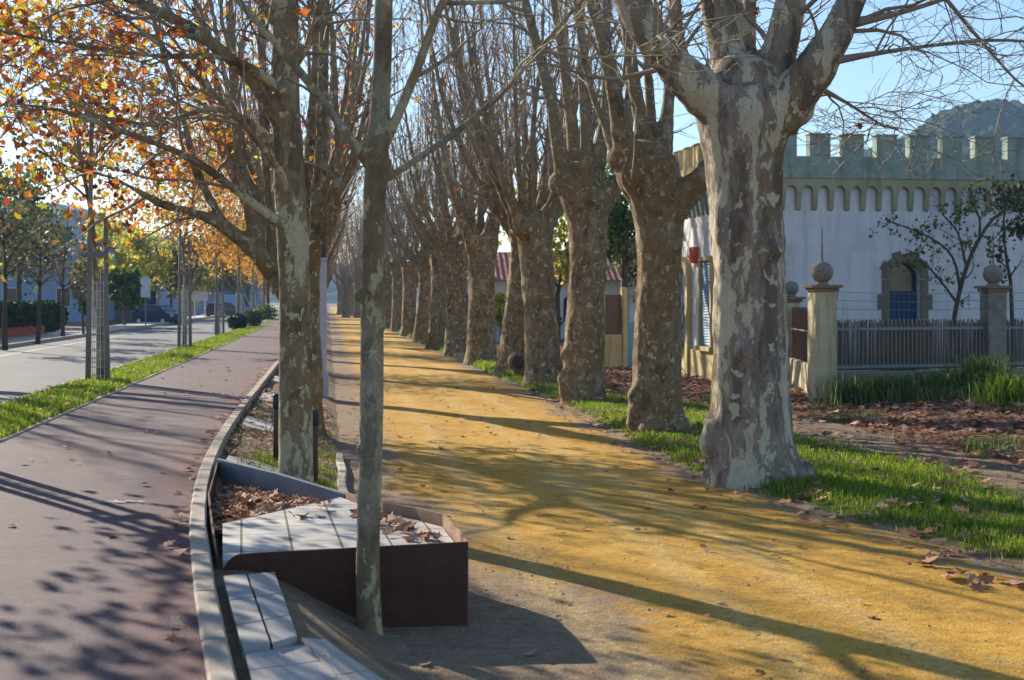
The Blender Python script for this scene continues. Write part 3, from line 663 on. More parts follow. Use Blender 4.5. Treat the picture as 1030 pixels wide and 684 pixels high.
def pollard(seed, label, lean=(0, 0), voxel=.055, nl=12, nbr=17, ntw=6, r=.38, leafp=.015, h=3.8, group='old plane trees along the right of the sandy path', leaf=None):
    rng = random.Random(seed)
    root = thing('plane_tree', label, 'tree', (0, 0, 0), 0, group); mb = MB(); limbs = []
    lx, ly = lean
    prof = [(0, 0, -.15, r * 1.45), (.02 * lx, 0, .12, r * 1.22), (.12 * lx, .1 * ly, .6, r * 1.03), (.4 * lx, .4 * ly, 1.6, r * .94), (.75 * lx, .75 * ly, h - .8, r * .93), (.93 * lx, .93 * ly, h - .25, r * 1.15), (lx, ly, h, r * 1.1)]
    pts, rad = smooth_path(prof, 3); mb.tube(pts, rad, 14)
    for i in range(rng.randint(2, 4)):
        a = rng.uniform(0, 6.28); z = rng.choice([.15, .3, .5, 1.2]); mb.sphere((r * .95 * math.cos(a), r * .95 * math.sin(a), z), r * rng.uniform(.25, .42), 10, 7)
    for i in range(nl):
        a = 2 * math.pi * (i * 1.618 + rng.uniform(-.2, .2)); ro = r * rng.uniform(.2, .85); q0 = Vector((lx + ro * math.cos(a), ly + ro * math.sin(a), h - rng.uniform(.1, .5)))
        out = Vector((math.cos(a), math.sin(a), 0)); rr = rng.uniform(.065, .125) if i > 2 else rng.uniform(.11, .15)
        P = [(*q0, rr * 1.6)]; p = q0.copy(); Lm = rng.uniform(6.5, 9.5); dr = (out * rng.uniform(.25, 1.0) + Vector((0, 0, .7))).normalized(); n = 9
        for j in range(1, n + 1):
            dr = (dr + Vector((rng.gauss(0, .07), rng.gauss(0, .07), .33))).normalized(); p = p + dr * (Lm / n); P.append((p.x, p.y, p.z, rr * (1.05 - .95 * (j / n) ** .9)))
        pp, ra = smooth_path(P, 2); mb.tube(pp, [max(x, voxel * .7) for x in ra], 9); limbs.append((pp, ra))
        mb.sphere(q0 + out * .08, rr * 1.7, 9, 7)
    link('trunk', remesh(mb, 'trunk', voxel, .035, seed * .9, 3), M['bark_old'], root, True)
    cm, L = crown(limbs, rng, nbr, (.7, 2.4), ntw, (.35, .95), .0055, .06, .20, leafp, zmin=h + .2, spread=.5); cm.build('crown', M['twig'], root, True)
    if L: link('leaves', leaves_mesh('leaves', L, (.09, .15), np.random.default_rng(seed), KITE, hang=True), leaf or M['leaf_red'], root)
    return root
RROW = [(548, 388), (516, 377), (484, 366), (460, 358), (441, 350.5), (425, 343.5), (411, 338), (401, 333.5), (393, 330), (386, 327), (380.5, 324.5), (376, 322.5), (372, 321)]
ORD = ['fourth', 'fifth', 'sixth', 'seventh', 'eighth', 'ninth', 'tenth', 'eleventh', 'twelfth', 'thirteenth', 'fourteenth', 'fifteenth', 'sixteenth', 'seventeenth', 'eighteenth', 'nineteenth', 'twentieth', 'twenty-first']
leans = [(-.25, .1), (.38, 0), (.02, 0), (-.05, .1)]
xl = ['leaning left with heavy knuckled head', 'leaning right with a round burl at its foot', 'with a broad forked head', 'beside the white cottage']
protos = []
for i, (px, py) in enumerate(RROW):
    w = gp(px, py, 0)
    lab = 'pollarded plane tree, %s along the right of the sandy path' % ORD[i]
    if i < 4:
        t = pollard(40 + i, 'pollarded plane %s, %s along the right row' % (xl[i], ORD[i]), leans[i], r=.40 if i != 2 else .44, voxel=.05 if i < 2 else .06)
        t.location = w; protos.append(t)
    else:
        t = dup(protos[(i * 3 + 1) % 4], w, (i * 1.9) % 6.28, lab, scale=(1, 1, .92 + .16 * ((i * 7) % 5) / 5))
# burl at the foot of the fifth tree
q = gp(520, 381, 0); fi = protos[1]
mb = MB(); cc = Vector((q.x, q.y - .1, .42)) - fi.location
mb.sphere(cc, .235, 18, 12, 1, .8, 1.0); mb.sphere(cc + Vector((.12, .05, -.26)), .2, 12, 8, 1.2, .8, 1)
bl = link('burl', remesh(mb, 'burl', .03, .02, 3.1, 3), M['bark_old'], fi, True)
mb = MB(); 
mb.lathe([(.155, 0), (.16, .02), (.10, .035), (.03, .03)], 18)
for i, v in enumerate(mb.v): mb.v[i] = (cc.x + .02 + v[0], cc.y - .165 - v[2], cc.z + v[1])
mb.build('cut_face', M['cut_wood'], bl, True)
for i, (t_, s_) in enumerate([(-11.0, 33.0)]):  # unseen tree added across the road to streak the near path with shadow
    dup(protos[i], (*ts(t_, s_), PATHZ), 1.1 + 2 * i, ['bare plane tree on the far pavement, outside the left edge', 'second bare plane tree on the far pavement, outside the left edge'][i], 'bare plane trees on the far pavement')
# far trees closing the view at the end of the avenue
lp = pollard(61, 'old plane tree at far end of the sandy path', (0, 0), .08, 10, 16, 5, .4, .10, group='plane trees closing the far end of the sandy path')
FAR = [(348, 155), (353, 168), (360, 150), (365, 172), (371, 160), (342, 185), (356, 190), (376, 195)]
for i, (px, d) in enumerate(FAR):
    loc = (gx(px, d), d, 0)
    if i == 0: lp.location = loc
    else: dup(lp, loc, i * 1.3)

# --- left-hand trees
hero('slim_plane_tree', 'slim plane tree forking into long bare branches, in front of the steel platform', 'tree', (372, 643), 0, 7.87,
     [[(370, 656, 0, 42), (371, 644, 0, 33), (371, 630, 0, 27), (370, 560, 0, 25), (372, 480, .012, 24.5), (374, 400, -.01, 24.5), (375, 250, 0, 23), (379, 168, 0, 24), (384, 80, 0, 19), (386, 0, 0, 18), (388, -120, .05, 14), (392, -330, .1, 7), (395, -480, .1, 3)],
      [(374, 172, 0, 13), (352, 142, -.05, 10), (322, 100, -.1, 9), (285, 55, -.15, 8), (240, 4, -.2, 7), (180, -60, -.25, 5), (120, -110, -.25, 3)],
      [(381, 158, 0, 14), (400, 122, -.05, 11), (419, 80, -.1, 10.5), (434, 38, -.1, 10), (446, 10, -.1, 9), (480, -40, -.1, 7), (520, -130, -.1, 3)],
      [(383, 186, .02, 10), (420, 160, .1, 8), (470, 122, .2, 7.5), (515, 80, .2, 7), (560, 25, .25, 6), (610, -30, .3, 4), (680, -90, .3, 2.5)],
      [(446, 10, -.1, 5), (520, 3, 0, 4), (600, -20, .1, 3)], [(545, 47, .22, 4), (600, 52, .3, 3), (660, 42, .4, 2.5), (720, 30, .5, 1.6)]],
     [(380, 170, 0, 14), (366, 455, -.02, 8), (382, 330, -.02, 7), (362, 300, 0, 7), (364, 646, -.06, 10), (381, 648, -.05, 10)], M['bark_young'], .012, 21, dict(nbr=9, blen=(.4, 1.1), ntw=4, tlen=(.2, .5), start=.3, up=.03, leafp=.012, rmin=.003, spread=.7, leafspread=.04, leafn=2), M['leaf_red'], (.06, .10), extend=False, bumpy=.004, twmat=M['bark_young'])
hero('slim_plane_tree', 'tall straight plane tree with cream patched bark, rising between the two brown bollards', 'tree', (298, 478), gz(*xy2ts(gx(298, 12.5), 12.5)) - .02, 12.5,
     [[(298, 492, 0, 44), (298, 474, 0, 38), (297, 430, 0, 35), (297, 300, 0, 33), (293, 200, 0, 32), (288, 100, 0, 30), (287, 0, 0, 28), (285, -150, 0, 22), (283, -350, 0, 12), (283, -600, 0, 5)],
      [(289, 118, 0, 20), (262, 72, -.2, 14), (230, 40, -.4, 13), (195, 16, -.5, 12), (150, -4, -.6, 10), (80, -40, -.7, 7)],
      [(291, 80, -.1, 12), (248, 52, -.5, 7), (180, 58, -1.0, 6), (100, 52, -1.4, 5), (20, 40, -1.7, 4)],
      [(294, 215, -.05, 14), (255, 185, -.3, 9), (210, 150, -.6, 8), (160, 130, -.9, 7), (100, 110, -1.1, 5), (50, 105, -1.2, 3)],
      [(289, 140, .05, 14), (250, 105, .2, 10), (200, 85, .4, 8), (140, 100, .6, 6), (70, 85, .8, 4)],
      [(288, 60, 0, 12), (310, 20, .1, 9), (325, -40, .2, 7)], [(287, 20, 0, 12), (250, -30, 0, 9), (200, -70, -.1, 7), (130, -110, -.2, 5)],
      [(293, 170, -.1, 10), (262, 120, -.6, 7), (215, 70, -1.0, 6), (150, 20, -1.5, 5), (70, -20, -1.9, 4)]],
     [(296, 480, -.1, 22)], M['bark_slim'], .022, 22, dict(nbr=15, blen=(.5, 1.5), ntw=7, tlen=(.25, .7), start=.25, up=-.03, leafp=.075, fork=.5, rmin=.0035, leafn=2, leafspread=.06), M['leaf_orange'], (.065, .125), 'plane trees along the left of the sandy path', extend=False, bumpy=.01)
z2 = gz(*xy2ts(gx(312, 18.8), 18.8))
hero('plane_tree', 'plane tree with a thick limb leaning over the cycle path, behind the two bollards', 'tree', (311, 424), z2, 18.8,
     [[(311, 434, 0, 40), (310, 420, 0, 33), (309, 370, 0, 30), (306, 310, 0, 30), (303, 285, 0, 38)],
      [(302, 305, 0, 28), (281, 272, 0, 23), (258, 245, -.1, 19), (232, 222, -.2, 14), (205, 208, -.3, 10), (170, 198, -.5, 9), (130, 175, -.7, 6), (90, 165, -.8, 4)],
      [(306, 285, .1, 24), (316, 230, .2, 17), (320, 150, .2, 14), (322, 60, .3, 12), (325, -40, .3, 10)],
      [(262, 248, -.1, 16), (250, 190, -.1, 12), (238, 110, 0, 11), (232, 20, 0, 9), (228, -60, 0, 7)],
      [(312, 240, .1, 12), (326, 228, 0, 9), (337, 205, 0, 8), (340, 150, 0, 8), (336, 60, 0, 7)],
      [(275, 262, 0, 12), (268, 200, .2, 9), (262, 120, .3, 11), (258, 30, .4, 9)],
      [(232, 222, -.2, 10), (205, 170, -.3, 8), (190, 110, -.4, 7), (170, 40, -.5, 6)],
      [(306, 285, .2, 20), (298, 230, .5, 10), (306, 120, .7, 12), (310, 20, .8, 10)]],
     [(303, 288, 0, 19)], M['bark_old'], .032, 23, dict(nbr=10, blen=(.7, 2.0), ntw=6, tlen=(.3, .9), start=.15, up=.03, leafp=.075, zmin=2.6, leafn=2), M['leaf_orange'], (.08, .135), 'plane trees along the left of the sandy path')
LROW = [27.5, 36, 44.5, 53, 61.5, 70, 78.5, 87, 96, 105, 115, 126, 138]
LN = ['third', 'fourth', 'fifth', 'sixth', 'seventh', 'eighth', 'ninth', 'tenth', 'eleventh', 'twelfth', 'thirteenth', 'fourteenth', 'fifteenth']
lps = []
for i, s in enumerate(LROW):
    t_ = -.62; x, y = ts(t_, s); lab = 'tall plane tree with rusty leaves, %s along the left of the sandy path' % LN[i]
    if i < 3:
        t = pollard(70 + i, lab, (-.1, .05), .055, 10, 12, 6, .24 + .02 * i, .10, 3.0 + .3 * i, 'plane trees along the left of the sandy path', M['leaf_orange'] if i == 0 else M['leaf_red']); lps.append(t); t.location = (x, y, gz(t_, s))
    else: dup(lps[i % 3], (x, y, gz(t_, s)), (i * 2.3) % 6.28, lab, scale=(1, 1, .95 + .1 * ((i * 3) % 4) / 4))

def broadleaf(name, label, loc, h, tr, cr, ch, nleaf, lsize, leaf, seed, trunkh=None, group=None, ncl=26, limbs_n=6, bark_m=None, shape=KITE, gap=.75, twigs=True, cat='tree'):
    """young or leafy tree: tapered trunk, limbs, and clumps of leaves through the crown"""
    rng = random.Random(seed); nr = np.random.default_rng(seed)
    root = thing(name, label, cat, loc, 0, group); th = trunkh or h * .35
    mb = MB(); pts = walk((0, 0, -.1), (0, 0, 1), th + .1, 5, rng, .2, .03); rad = [tr * (1.25 - .5 * i / 5) for i in range(6)]
    limbs = []
    lead = walk(pts[-1], (0, 0, 1), (h - th) * .9, 6, rng, .12, .10); limbs.append((lead, [tr * .75 * (1 - .85 * i / 6) for i in range(7)]))
    for i in range(limbs_n):
        a = 2 * math.pi * (i + rng.random() * .6) / limbs_n; p, _, _ = along(lead, rng.uniform(0, .5))
        q = walk(p, (math.cos(a), math.sin(a), rng.uniform(.4, 1.1)), cr * rng.uniform(.75, 1.05), 5, rng, .06, .14); limbs.append((q, [tr * .45 * (1 - .8 * j / 5) for j in range(6)]))
    mb.tube(pts, rad, 8)
    for p, r_ in limbs: mb.tube(p, r_, 5)
    mb.build('trunk', bark_m or M['twig'], root, True)
    if twigs:
        cm, L = crown(limbs, rng, 9, (.4, cr * .6), 4, (.2, .6), .005, .1, .03, .0); cm.build('crown', M['twig'], root)
    cl = []
    for i in range(ncl):
        v = nr.normal(size=3); v /= np.linalg.norm(v); rr = nr.random() ** .45
        cl.append((np.array([v[0] * cr * rr, v[1] * cr * rr, th + (h - th) * .5 + v[2] * rr * ch * .5]), cr * nr.uniform(.16, .34)))
    P = []
    for i in range(nleaf):
        c_, r_ = cl[nr.integers(len(cl))]; P.append(c_ + nr.normal(size=3) * r_ * .62)
    link('leaves', leaves_mesh('leaves', P, lsize, nr, shape, hang=True), leaf, root)
    return root
# --- verge saplings in their timber tree guards
def tree_guard(loc, label, h1=4.8, h2=2.9, rz=0.0, lean=.035):
    g = thing('tree_guard', label, 'tree guard', loc, rz, 'timber tree guards on the grass verge')
    for sx, sy, h in ((-.17, -.12, h1), (.17, -.10, h2), (0, .2, 1.9)):
        mb = MB(); mb.tube([(sx, sy, -.1), (sx * (1 - lean * h * 2), sy * (1 - lean * h * 2), h)], [.05, .038], 10); mb.build('post', M['post_wood'], g, True)
    mb = MB(); n = 16
    for j in range(12):
        z = .1 + j * .15; r_ = .19 - .025 * z
        ring = [(r_ * math.cos(2 * math.pi * k / n), r_ * math.sin(2 * math.pi * k / n), z) for k in range(n + 1)]; mb.tube(ring, [.007] * (n + 1), 3, False)
    for k in range(n):
        a = 2 * math.pi * k / n; mb.tube([(.19 * math.cos(a), .19 * math.sin(a), .02), (.145 * math.cos(a), .145 * math.sin(a), 1.78)], [.007, .007], 3, False)
    mb.build('mesh_cage', M['sign_white'], g)
    mb = MB(); mb.box(-.2, .2, -.165, -.13, 2.2, 2.3); mb.build('crossbar', M['post_wood'], g)
    return g
VG = [(100, 383, 4.8, 2.9), (185.5, 350, 3.6, 3.2), (220, 337, 3.4, 3.1), (240.5, 330, 3.3, 3.0), (255, 324.5, 3.2, 3), (265, 321, 3.2, 3)]
vn = ['nearest the camera on the grass verge, its left post tallest', 'second along the grass verge, level with the blue car', 'third along the grass verge', 'fourth along the grass verge, beside the round shrubs', 'fifth along the grass verge', 'farthest visible along the grass verge']
vt = []
for i, (px, py, h1, h2) in enumerate(VG):
    w = gp(px, py, PATHZ + .01)
    tree_guard(w, 'grey timber tree guard, ' + vn[i], h1, h2, .3 * i)
    lab = 'orange leaved sapling in the tree guard ' + vn[i].split(',')[0]
    if i < 3:
        t = broadleaf('young_plane_tree', lab, w, 7.6, .055, 2.5, 4.8, (3600, 4000, 4000)[i], (.09, .165), (M['leaf_orange'], M['leaf_gold'], M['leaf_gold'])[i], 90 + i, 3.0, 'young plane trees on the grass verge', 46, 8, M['bark_young'], LOBE if i == 0 else KITE); vt.append(t)
    else: dup(vt[1 + i % 2], w, i * 1.7, lab, scale=1.05)
x, y = ts(-4.15, 14.2)
tree_guard((x, y, PATHZ + .01), 'grey timber tree guard with wire mesh cage beyond the left edge of the view', 3.4, 3.0, .7)
dup(vt[0], (x, y, PATHZ + .01), 2.1, 'young plane tree with orange autumn leaves beyond the left edge of the view', scale=.85)

# ------------------------------------------------------------------ street furniture by the path
def bollard(loc, label):
    o = thing('bollard', label, 'bollard', loc, 0, 'brown bollards beside the cream patched tree')
    MB().lathe([(.047, -.1), (.047, .56), (.044, .57)], 18).build('post', M['bollard'], o, True)
    MB().lathe([(.05, .572), (.052, .60), (.052, .70), (.046, .715), (.02, .72)], 18).build('cap', M['bollard_top'], o, True)
    return o
def bed_at(px, d): x = gx(px, d); return (x, d, gz(*xy2ts(x, d)))
bollard(bed_at(279.5, 14.0), 'brown bollard with dark blue cap just left of the cream patched tree trunk')
bollard(bed_at(315, 13.3), 'brown bollard with dark blue cap just right of the cream patched tree trunk')
o = thing('lamp_post', 'white painted square lamp post with black ornate upper shaft, behind the bollards', 'lamp post', (gx(325, 26.5), 26.5, .03), AV)
mb = MB(); mb.bbox(-.105, .105, -.105, .105, -.1, .5, .02); mb.build('base', M['lamp_white'], o)
mb = MB(); mb.bbox(-.068, .068, -.068, .068, .5, 2.62, .015); mb.build('column', M['lamp_white'], o)
mb = MB(); mb.bbox(-.08, .08, -.08, .08, 2.62, 2.68, .01); mb.build('collar', M['lamp_white'], o)
prof = [(.05, 2.68)]
for i in range(9): prof += [(.065, 2.72 + i * .1), (.04, 2.77 + i * .1)]
prof += [(.04, 3.7), (.03, 7.6)]
MB().lathe(prof, 14).build('shaft', M['black_metal'], o, True)
o = MB().bbox(-.11, .11, -.11, .11, -.05, .28, .03).build('stone_block', M['concrete'], None, False, gp(463, 364, 0)); tag(o, 'small pale stone block at the tree feet, right edge of the sandy path', 'stone block')

# ------------------------------------------------------------------ castle house
ca = R(9.0); CX0, CY0 = 4.75, 30.0; CL, CD = 9.2, 4.6
o = thing('castle_house', 'small white castle style house with sage green battlements and blue arched doors, behind the fence', 'house', (CX0, CY0, .05), ca)
def arch_cut(x0, x1, zb, zt, X0, X1, Z0, Z1, y, flip=False, seg=12):
    """wall panel X0..X1 x Z0..Z1 in plane y with an arched opening"""
    mb = MB(); r_ = (x1 - x0) / 2; cx_ = (x0 + x1) / 2; zs = zt - r_
    arc = [(cx_ - r_ * math.cos(math.pi * i / seg), zs + r_ * math.sin(math.pi * i / seg)) for i in range(seg + 1)]
    inner = [(x0, zb)] + arc + [(x1, zb)]
    outer = [(X0, Z0)] + [(X0 + (X1 - X0) * i / seg, Z1) for i in range(seg + 1)] + [(X1, Z0)]
    n = len(inner); vs = [(a, y, b) for a, b in inner] + [(a, y, b) for a, b in outer]
    return mb.add(vs, [(i, i + 1, n + i + 1, n + i) for i in range(n - 1)]), inner
# walls: front with arched door, left side with arched door and window
wm = MB(); dx = 3.94
p_, inner = arch_cut(dx - .36, dx + .36, 0, 2.68, dx - .8, dx + .8, 0, 3.2, 0); wm.add(p_.v, p_.f)
wm.add([(a, 0, b) for a, b in inner] + [(a, .3, b) for a, b in inner], [(i + 1, i, len(inner) + i, len(inner) + i + 1) for i in range(len(inner) - 1)])
wm.add([(0, 0, 0), (dx - .8, 0, 0), (dx - .8, 0, 3.2), (0, 0, 3.2)], [(0, 1, 2, 3)]); wm.add([(dx + .8, 0, 0), (CL, 0, 0), (CL, 0, 3.2), (dx + .8, 0, 3.2)], [(0, 1, 2, 3)])
wm.add([(0, 0, 3.2), (CL, 0, 3.2), (CL, 0, 4.5), (0, 0, 4.5)], [(0, 1, 2, 3)])
wm.add([(CL, 0, 0), (CL, CD, 0), (CL, CD, 4.5), (CL, 0, 4.5)], [(0, 1, 2, 3)]); wm.add([(CL, CD, 0), (0, CD, 0), (0, CD, 4.5), (CL, CD, 4.5)], [(0, 1, 2, 3)])
wm.add([(0, CD, 0), (0, 0, 0), (0, 0, 4.5), (0, CD, 4.5)], [(0, 1, 2, 3)]); wm.add([(0, 0, 4.5), (CL, 0, 4.5), (CL, CD, 4.5), (0, CD, 4.5)], [(0, 1, 2, 3)])
wm.build('wall', M['white_wall'], o)
# corbel table (arcade of little arches) front and left
def corbels(n, L, xf):
    mb = MB(); pitch = L / n; seg = 8; z1 = 4.50; zt = 4.34; zb = 3.83; wd = pitch * .30; pr = .13
    for i in range(n):
        a = i * pitch; r_ = (pitch - wd) / 2; c_ = a + pitch / 2; zs = zt - r_ * 1.15
        arc = [(c_ - r_ * math.cos(math.pi * q / seg), zs + 1.15 * r_ * math.sin(math.pi * q / seg)) for q in range(seg + 1)]
        top = [(a + wd / 2 + (pitch - wd) * q / seg, z1) for q in range(seg + 1)]
        m_ = seg + 1; vs = [(x, -pr, z) for x, z in arc + top] + [(x, .0, z) for x, z in arc]
        fs = [(q, q + 1, m_ + q + 1, m_ + q) for q in range(seg)] + [(q + 1, q, 2 * m_ + q, 2 * m_ + q + 1) for q in range(seg)]
        mb.add([xf(*v) for v in vs], fs)
    for i in range(n + 1):
        a = i * pitch - wd / 2; r_ = (pitch - wd) / 2; zs = zt - 1.15 * r_
        vs = [(a, -pr, zs), (a + wd, -pr, zs), (a + wd, -pr, z1), (a, -pr, z1), (a, -.055, zb), (a + wd, -.055, zb), (a, .0, zb - .03), (a + wd, .0, zb - .03), (a, 0, z1), (a + wd, 0, z1)]
        mb.add([xf(*v) for v in vs], [(0, 1, 2, 3), (4, 5, 1, 0), (6, 7, 5, 4), (6, 4, 0, 3, 8), (5, 7, 9, 2, 1)])
    return mb
fr_ = lambda x, y, z: (x, y, z); le_ = lambda x, y, z: (y, CD - x, z)
corbels(int(CL / .358), CL, fr_).build('corbel_table', M['corbel'], o); corbels(13, CD, le_).build('corbel_table', M['sage'], o)
mb = MB(); mb.box(-.16, CL + .1, -.16, .06, 4.5, 4.6); mb.box(-.13, CL + .1, -.13, .12, 4.6, 4.97); mb.build('parapet', M['sage'], o)
mb = MB(); mb.box(-.16, .06, .0605, CD, 4.5, 4.6); mb.box(-.13, .12, .1205, CD, 4.6, 4.97); mb.build('parapet', M['ochre'], o)
for k in range(-2, 10):
    x = 1.94 + .765 * k
    mb = MB(); mb.bbox(x - .235, x + .235, -.13, .12, 4.97, 5.44, .008); mb.box(x - .255, x + .255, -.15, .14, 5.44, 5.475); mb.build('merlon', M['sage'], o)
for k in range(5):
    y = .75 + .8 * k
    mb = MB(); mb.bbox(-.13, .12, y - .235, y + .235, 4.97, 5.44, .008); mb.box(-.15, .14, y - .255, y + .255, 5.44, 5.475); mb.build('merlon', M['ochre'], o)
# front door with stone surround
d_ = MB(); d_.box(dx - .36, dx + .36, .18, .22, 0, 2.05); 
for i in range(6): d_.box(dx - .355 + i * .119, dx - .355 + i * .119 + .107, .165, .1795, 0, 2.05)
d_ = d_.build('door', M['blue_door'], o); MB().box(dx - .36, dx + .36, .2, .24, 2.052, 2.7).build('fanlight', M['dark_glass'], d_)
mb = MB(); rng = random.Random(8)
for i in range(7):
    for sd in (-1, 1):
        w_ = .27 if i % 2 else .17; z0 = i * .33; x0, x1 = sorted((dx + sd * .362, dx + sd * (.362 + w_))); mb.bbox(x0, x1, -.05, .02, z0 + .004, z0 + .326, .012)
for i in range(9):
    a0 = math.pi * i / 9 + .01; a1 = math.pi * (i + 1) / 9 - .01; ro = .63 if i % 2 else .55; ri = .365; zc = 2.32
    vs = []
    for yy in (-.05, .02):
        for a, r_ in ((a0, ri), (a0, ro), (a1, ro), (a1, ri)): vs.append((dx - r_ * math.cos(a), yy, zc + r_ * math.sin(a)))
    mb.add(vs, [(3, 2, 1, 0), (0, 1, 5, 4), (1, 2, 6, 5), (2, 3, 7, 6), (3, 0, 4, 7)])
mb.build('door_surround', M['quoin'], o)
# left face: local outward direction -x
y0, y1 = 3.15, 4.15
mb = MB(); seg = 12; rr = .38; yc = (y0 + y1) / 2
pts = [(yc - rr, 0)] + [(yc - rr * math.cos(math.pi * q / seg), 2.3 + rr * math.sin(math.pi * q / seg)) for q in range(seg + 1)] + [(yc + rr, 0)]
mb.add([(-.045, a, b) for a, b in pts], [tuple(range(len(pts)))]); mb.build('door', M['blue_door'], o)
mb = MB(); ou = [(yc - rr - .2, 0)] + [(yc - (rr + .2) * math.cos(math.pi * q / seg), 2.3 + (rr + .22) * math.sin(math.pi * q / seg)) for q in range(seg + 1)] + [(yc + rr + .2, 0)]
n = len(pts)
mb.add([(-.12, a, b) for a, b in pts] + [(-.12, a, b) for a, b in ou] + [(0, a, b) for a, b in pts] + [(0, a, b) for a, b in ou], [(i + 1, i, n + i, n + i + 1) for i in range(n - 1)] + [(i, i + 1, 2 * n + i + 1, 2 * n + i) for i in range(n - 1)] + [(n + i + 1, n + i, 3 * n + i, 3 * n + i + 1) for i in range(n - 1)])
mb.build('door_surround', M['ochre'], o)
wn = MB(); wn.box(-.1, 0, 1.25, 1.35, .8, 2.85); wn.box(-.1, 0, 2.15, 2.25, .8, 2.85); wn.box(-.1, 0, 1.35, 2.15, 2.75, 2.85); wn.box(-.16, 0, 1.2, 2.3, .7, .8)
wn = wn.build('window', M['ochre'], o); sh = MB(); sh.box(-.03, -.004, 1.352, 2.148, .802, 2.748)
for i in range(30): sh.add([(-.05, 1.38, .84 + i * .063), (-.05, 2.12, .84 + i * .063), (-.032, 2.12, .885 + i * .063), (-.032, 1.38, .885 + i * .063)], [(3, 2, 1, 0)])
sh.build('shutter', M['blue_shutter'], wn)
mb = MB(); mb.bbox(-.14, 0, 2.5, 2.85, 2.72, 3.1, .02); mb.build('alarm_box', M['red_box'], o)
mb = MB(); mb.sphere((-.08, 3.9, 3.45), .09, 12, 8); mb.build('wall_lamp', M['iron'], o, True)
mb = MB(); mb.box(-.06, 0, 0.001, CD - .001, .0, .7); mb.build('plinth', M['ochre'], o)

# ------------------------------------------------------------------ gate pillars, fences
def gate_pillar(x, y, h, w, br, label, spike=.62, z=.0, mat_=None):
    o = thing('gate_pillar', label, 'pillar', (x, y, z), ca, 'rendered pillars topped with stone balls')
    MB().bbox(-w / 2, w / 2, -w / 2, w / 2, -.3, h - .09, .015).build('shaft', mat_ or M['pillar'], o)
    mb = MB(); c_ = w / 2 + .03; mb.bbox(-c_, c_, -c_, c_, h - .09, h - .03, .01); c_ += .05; mb.bbox(-c_, c_, -c_, c_, h - .03, h + .02, .012); mb.build('cap', M['rust_iron'], o)
    mb = MB(); mb.lathe([(br * .62, 0), (br * .62, .03), (br * .4, .06)], 18, (0, 0, h + .02)); mb.sphere((0, 0, h + .05 + br), br, 24, 16); b_ = mb.build('ball', M['stone'], o, True)
    if spike: MB().tube([(0, 0, h + .04 + 2 * br), (0, 0, h + .04 + 2 * br + spike)], [.018, .008], 8).build('spike', M['rust_iron'], o)
    return o
p1 = Vector((gx(827, 24.7), 24.7)); p2 = Vector((gx(999, 26.0), 26.0)); pv = p2 - p1; p3 = p2 + pv; p0 = Vector((gx(796, 29.0), 29.0))
gate_pillar(p1.x, p1.y, 2.15, .40, .195, 'cream rendered pillar with stone ball and spike, nearest the big plane tree', .62)
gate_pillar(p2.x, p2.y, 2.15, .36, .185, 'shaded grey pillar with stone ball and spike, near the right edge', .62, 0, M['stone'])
gate_pillar(p3.x, p3.y, 2.15, .38, .19, 'pillar with stone ball beyond the right edge of the view', .62)
gate_pillar(p0.x, p0.y, 1.95, .30, .15, 'smaller pillar with stone ball, half hidden behind the big plane trunk', 0)
def iron_fence(a, b, label, wa, wb):
    d = b - a; L = d.length; ang = math.atan2(d.y, d.x)
    o = thing('iron_fence', label, 'fence', (a.x, a.y, 0), ang, 'iron fence panels between the ball topped pillars')
    x0, x1 = wa, L - wb
    MB().bbox(x0, x1, -.13, .13, -.3, .62, .02).build('base_wall', M['stone'], o)
    mb = MB(); n = int((x1 - x0) / .088)
    for i in range(n + 1):
        x = x0 + .02 + (x1 - x0 - .04) * i / n; mb.tube([(x, 0, .66), (x, 0, 1.50)], [.011, .011], 6); mb.tube([(x, 0, 1.50), (x, 0, 1.53), (x, 0, 1.57)], [.011, .017, .002], 6)
    mb.build('pickets', M['iron'], o)
    mb = MB(); mb.box(x0, x1, -.014, -.0115, .68, .72); mb.box(x0, x1, -.014, -.0115, 1.36, 1.40); mb.box(x0, x1, .0115, .016, .70, .74); mb.box(x0, x1, .0115, .016, 1.38, 1.42); mb.build('rails', M['iron'], o)
    mb = MB(); rng = random.Random(4); x = x0
    while x < x1 - .02:
        w_ = rng.uniform(.014, .024); mb.tube([(x, .05, .64), (x + rng.uniform(-.01, .01), .05 + rng.uniform(-.01, .01), 1.53 + rng.uniform(-.05, .03))], [w_ / 2, w_ / 2], 5); x += w_
    mb.build('bamboo_screen', M['bamboo'], o)
    mb = MB()
    for z in (1.75, 1.9, 2.05):
        n = 14; mb.tube([(x0 + (x1 - x0) * i / n, -.02, z - .03 * math.sin(math.pi * i / n)) for i in range(n + 1)], [.0045] * (n + 1), 4)
    mb.build('wire', M['iron'], o)
    MB().tube([(x0 + .01, -.02, 1.6), (x0 + .12, -.02, 2.12)], [.012, .012], 6).build('wire_bracket', M['iron'], o)
    MB().tube([(x1 - .01, -.02, 1.6), (x1 - .12, -.02, 2.12)], [.012, .012], 6).build('wire_bracket', M['iron'], o)
iron_fence(p1, p2, 'grey iron picket fence backed by bamboo screen, between the two spiked pillars', .21, .19)
iron_fence(p2, p3, 'grey iron picket fence backed by bamboo, right of the shaded spiked pillar', .19, .2)
d = p0 - p1; L = d.length
o = thing('side_wall', 'low cream wall with bamboo screen between the cream pillar and the smaller pillar behind', 'wall', (p1.x, p1.y, 0), math.atan2(d.y, d.x))
MB().bbox(.21, L - .16, -.1, .1, -.3, .72, .02).build('base_wall', M['pillar'], o)
mb = MB(); rng = random.Random(6); x = .22
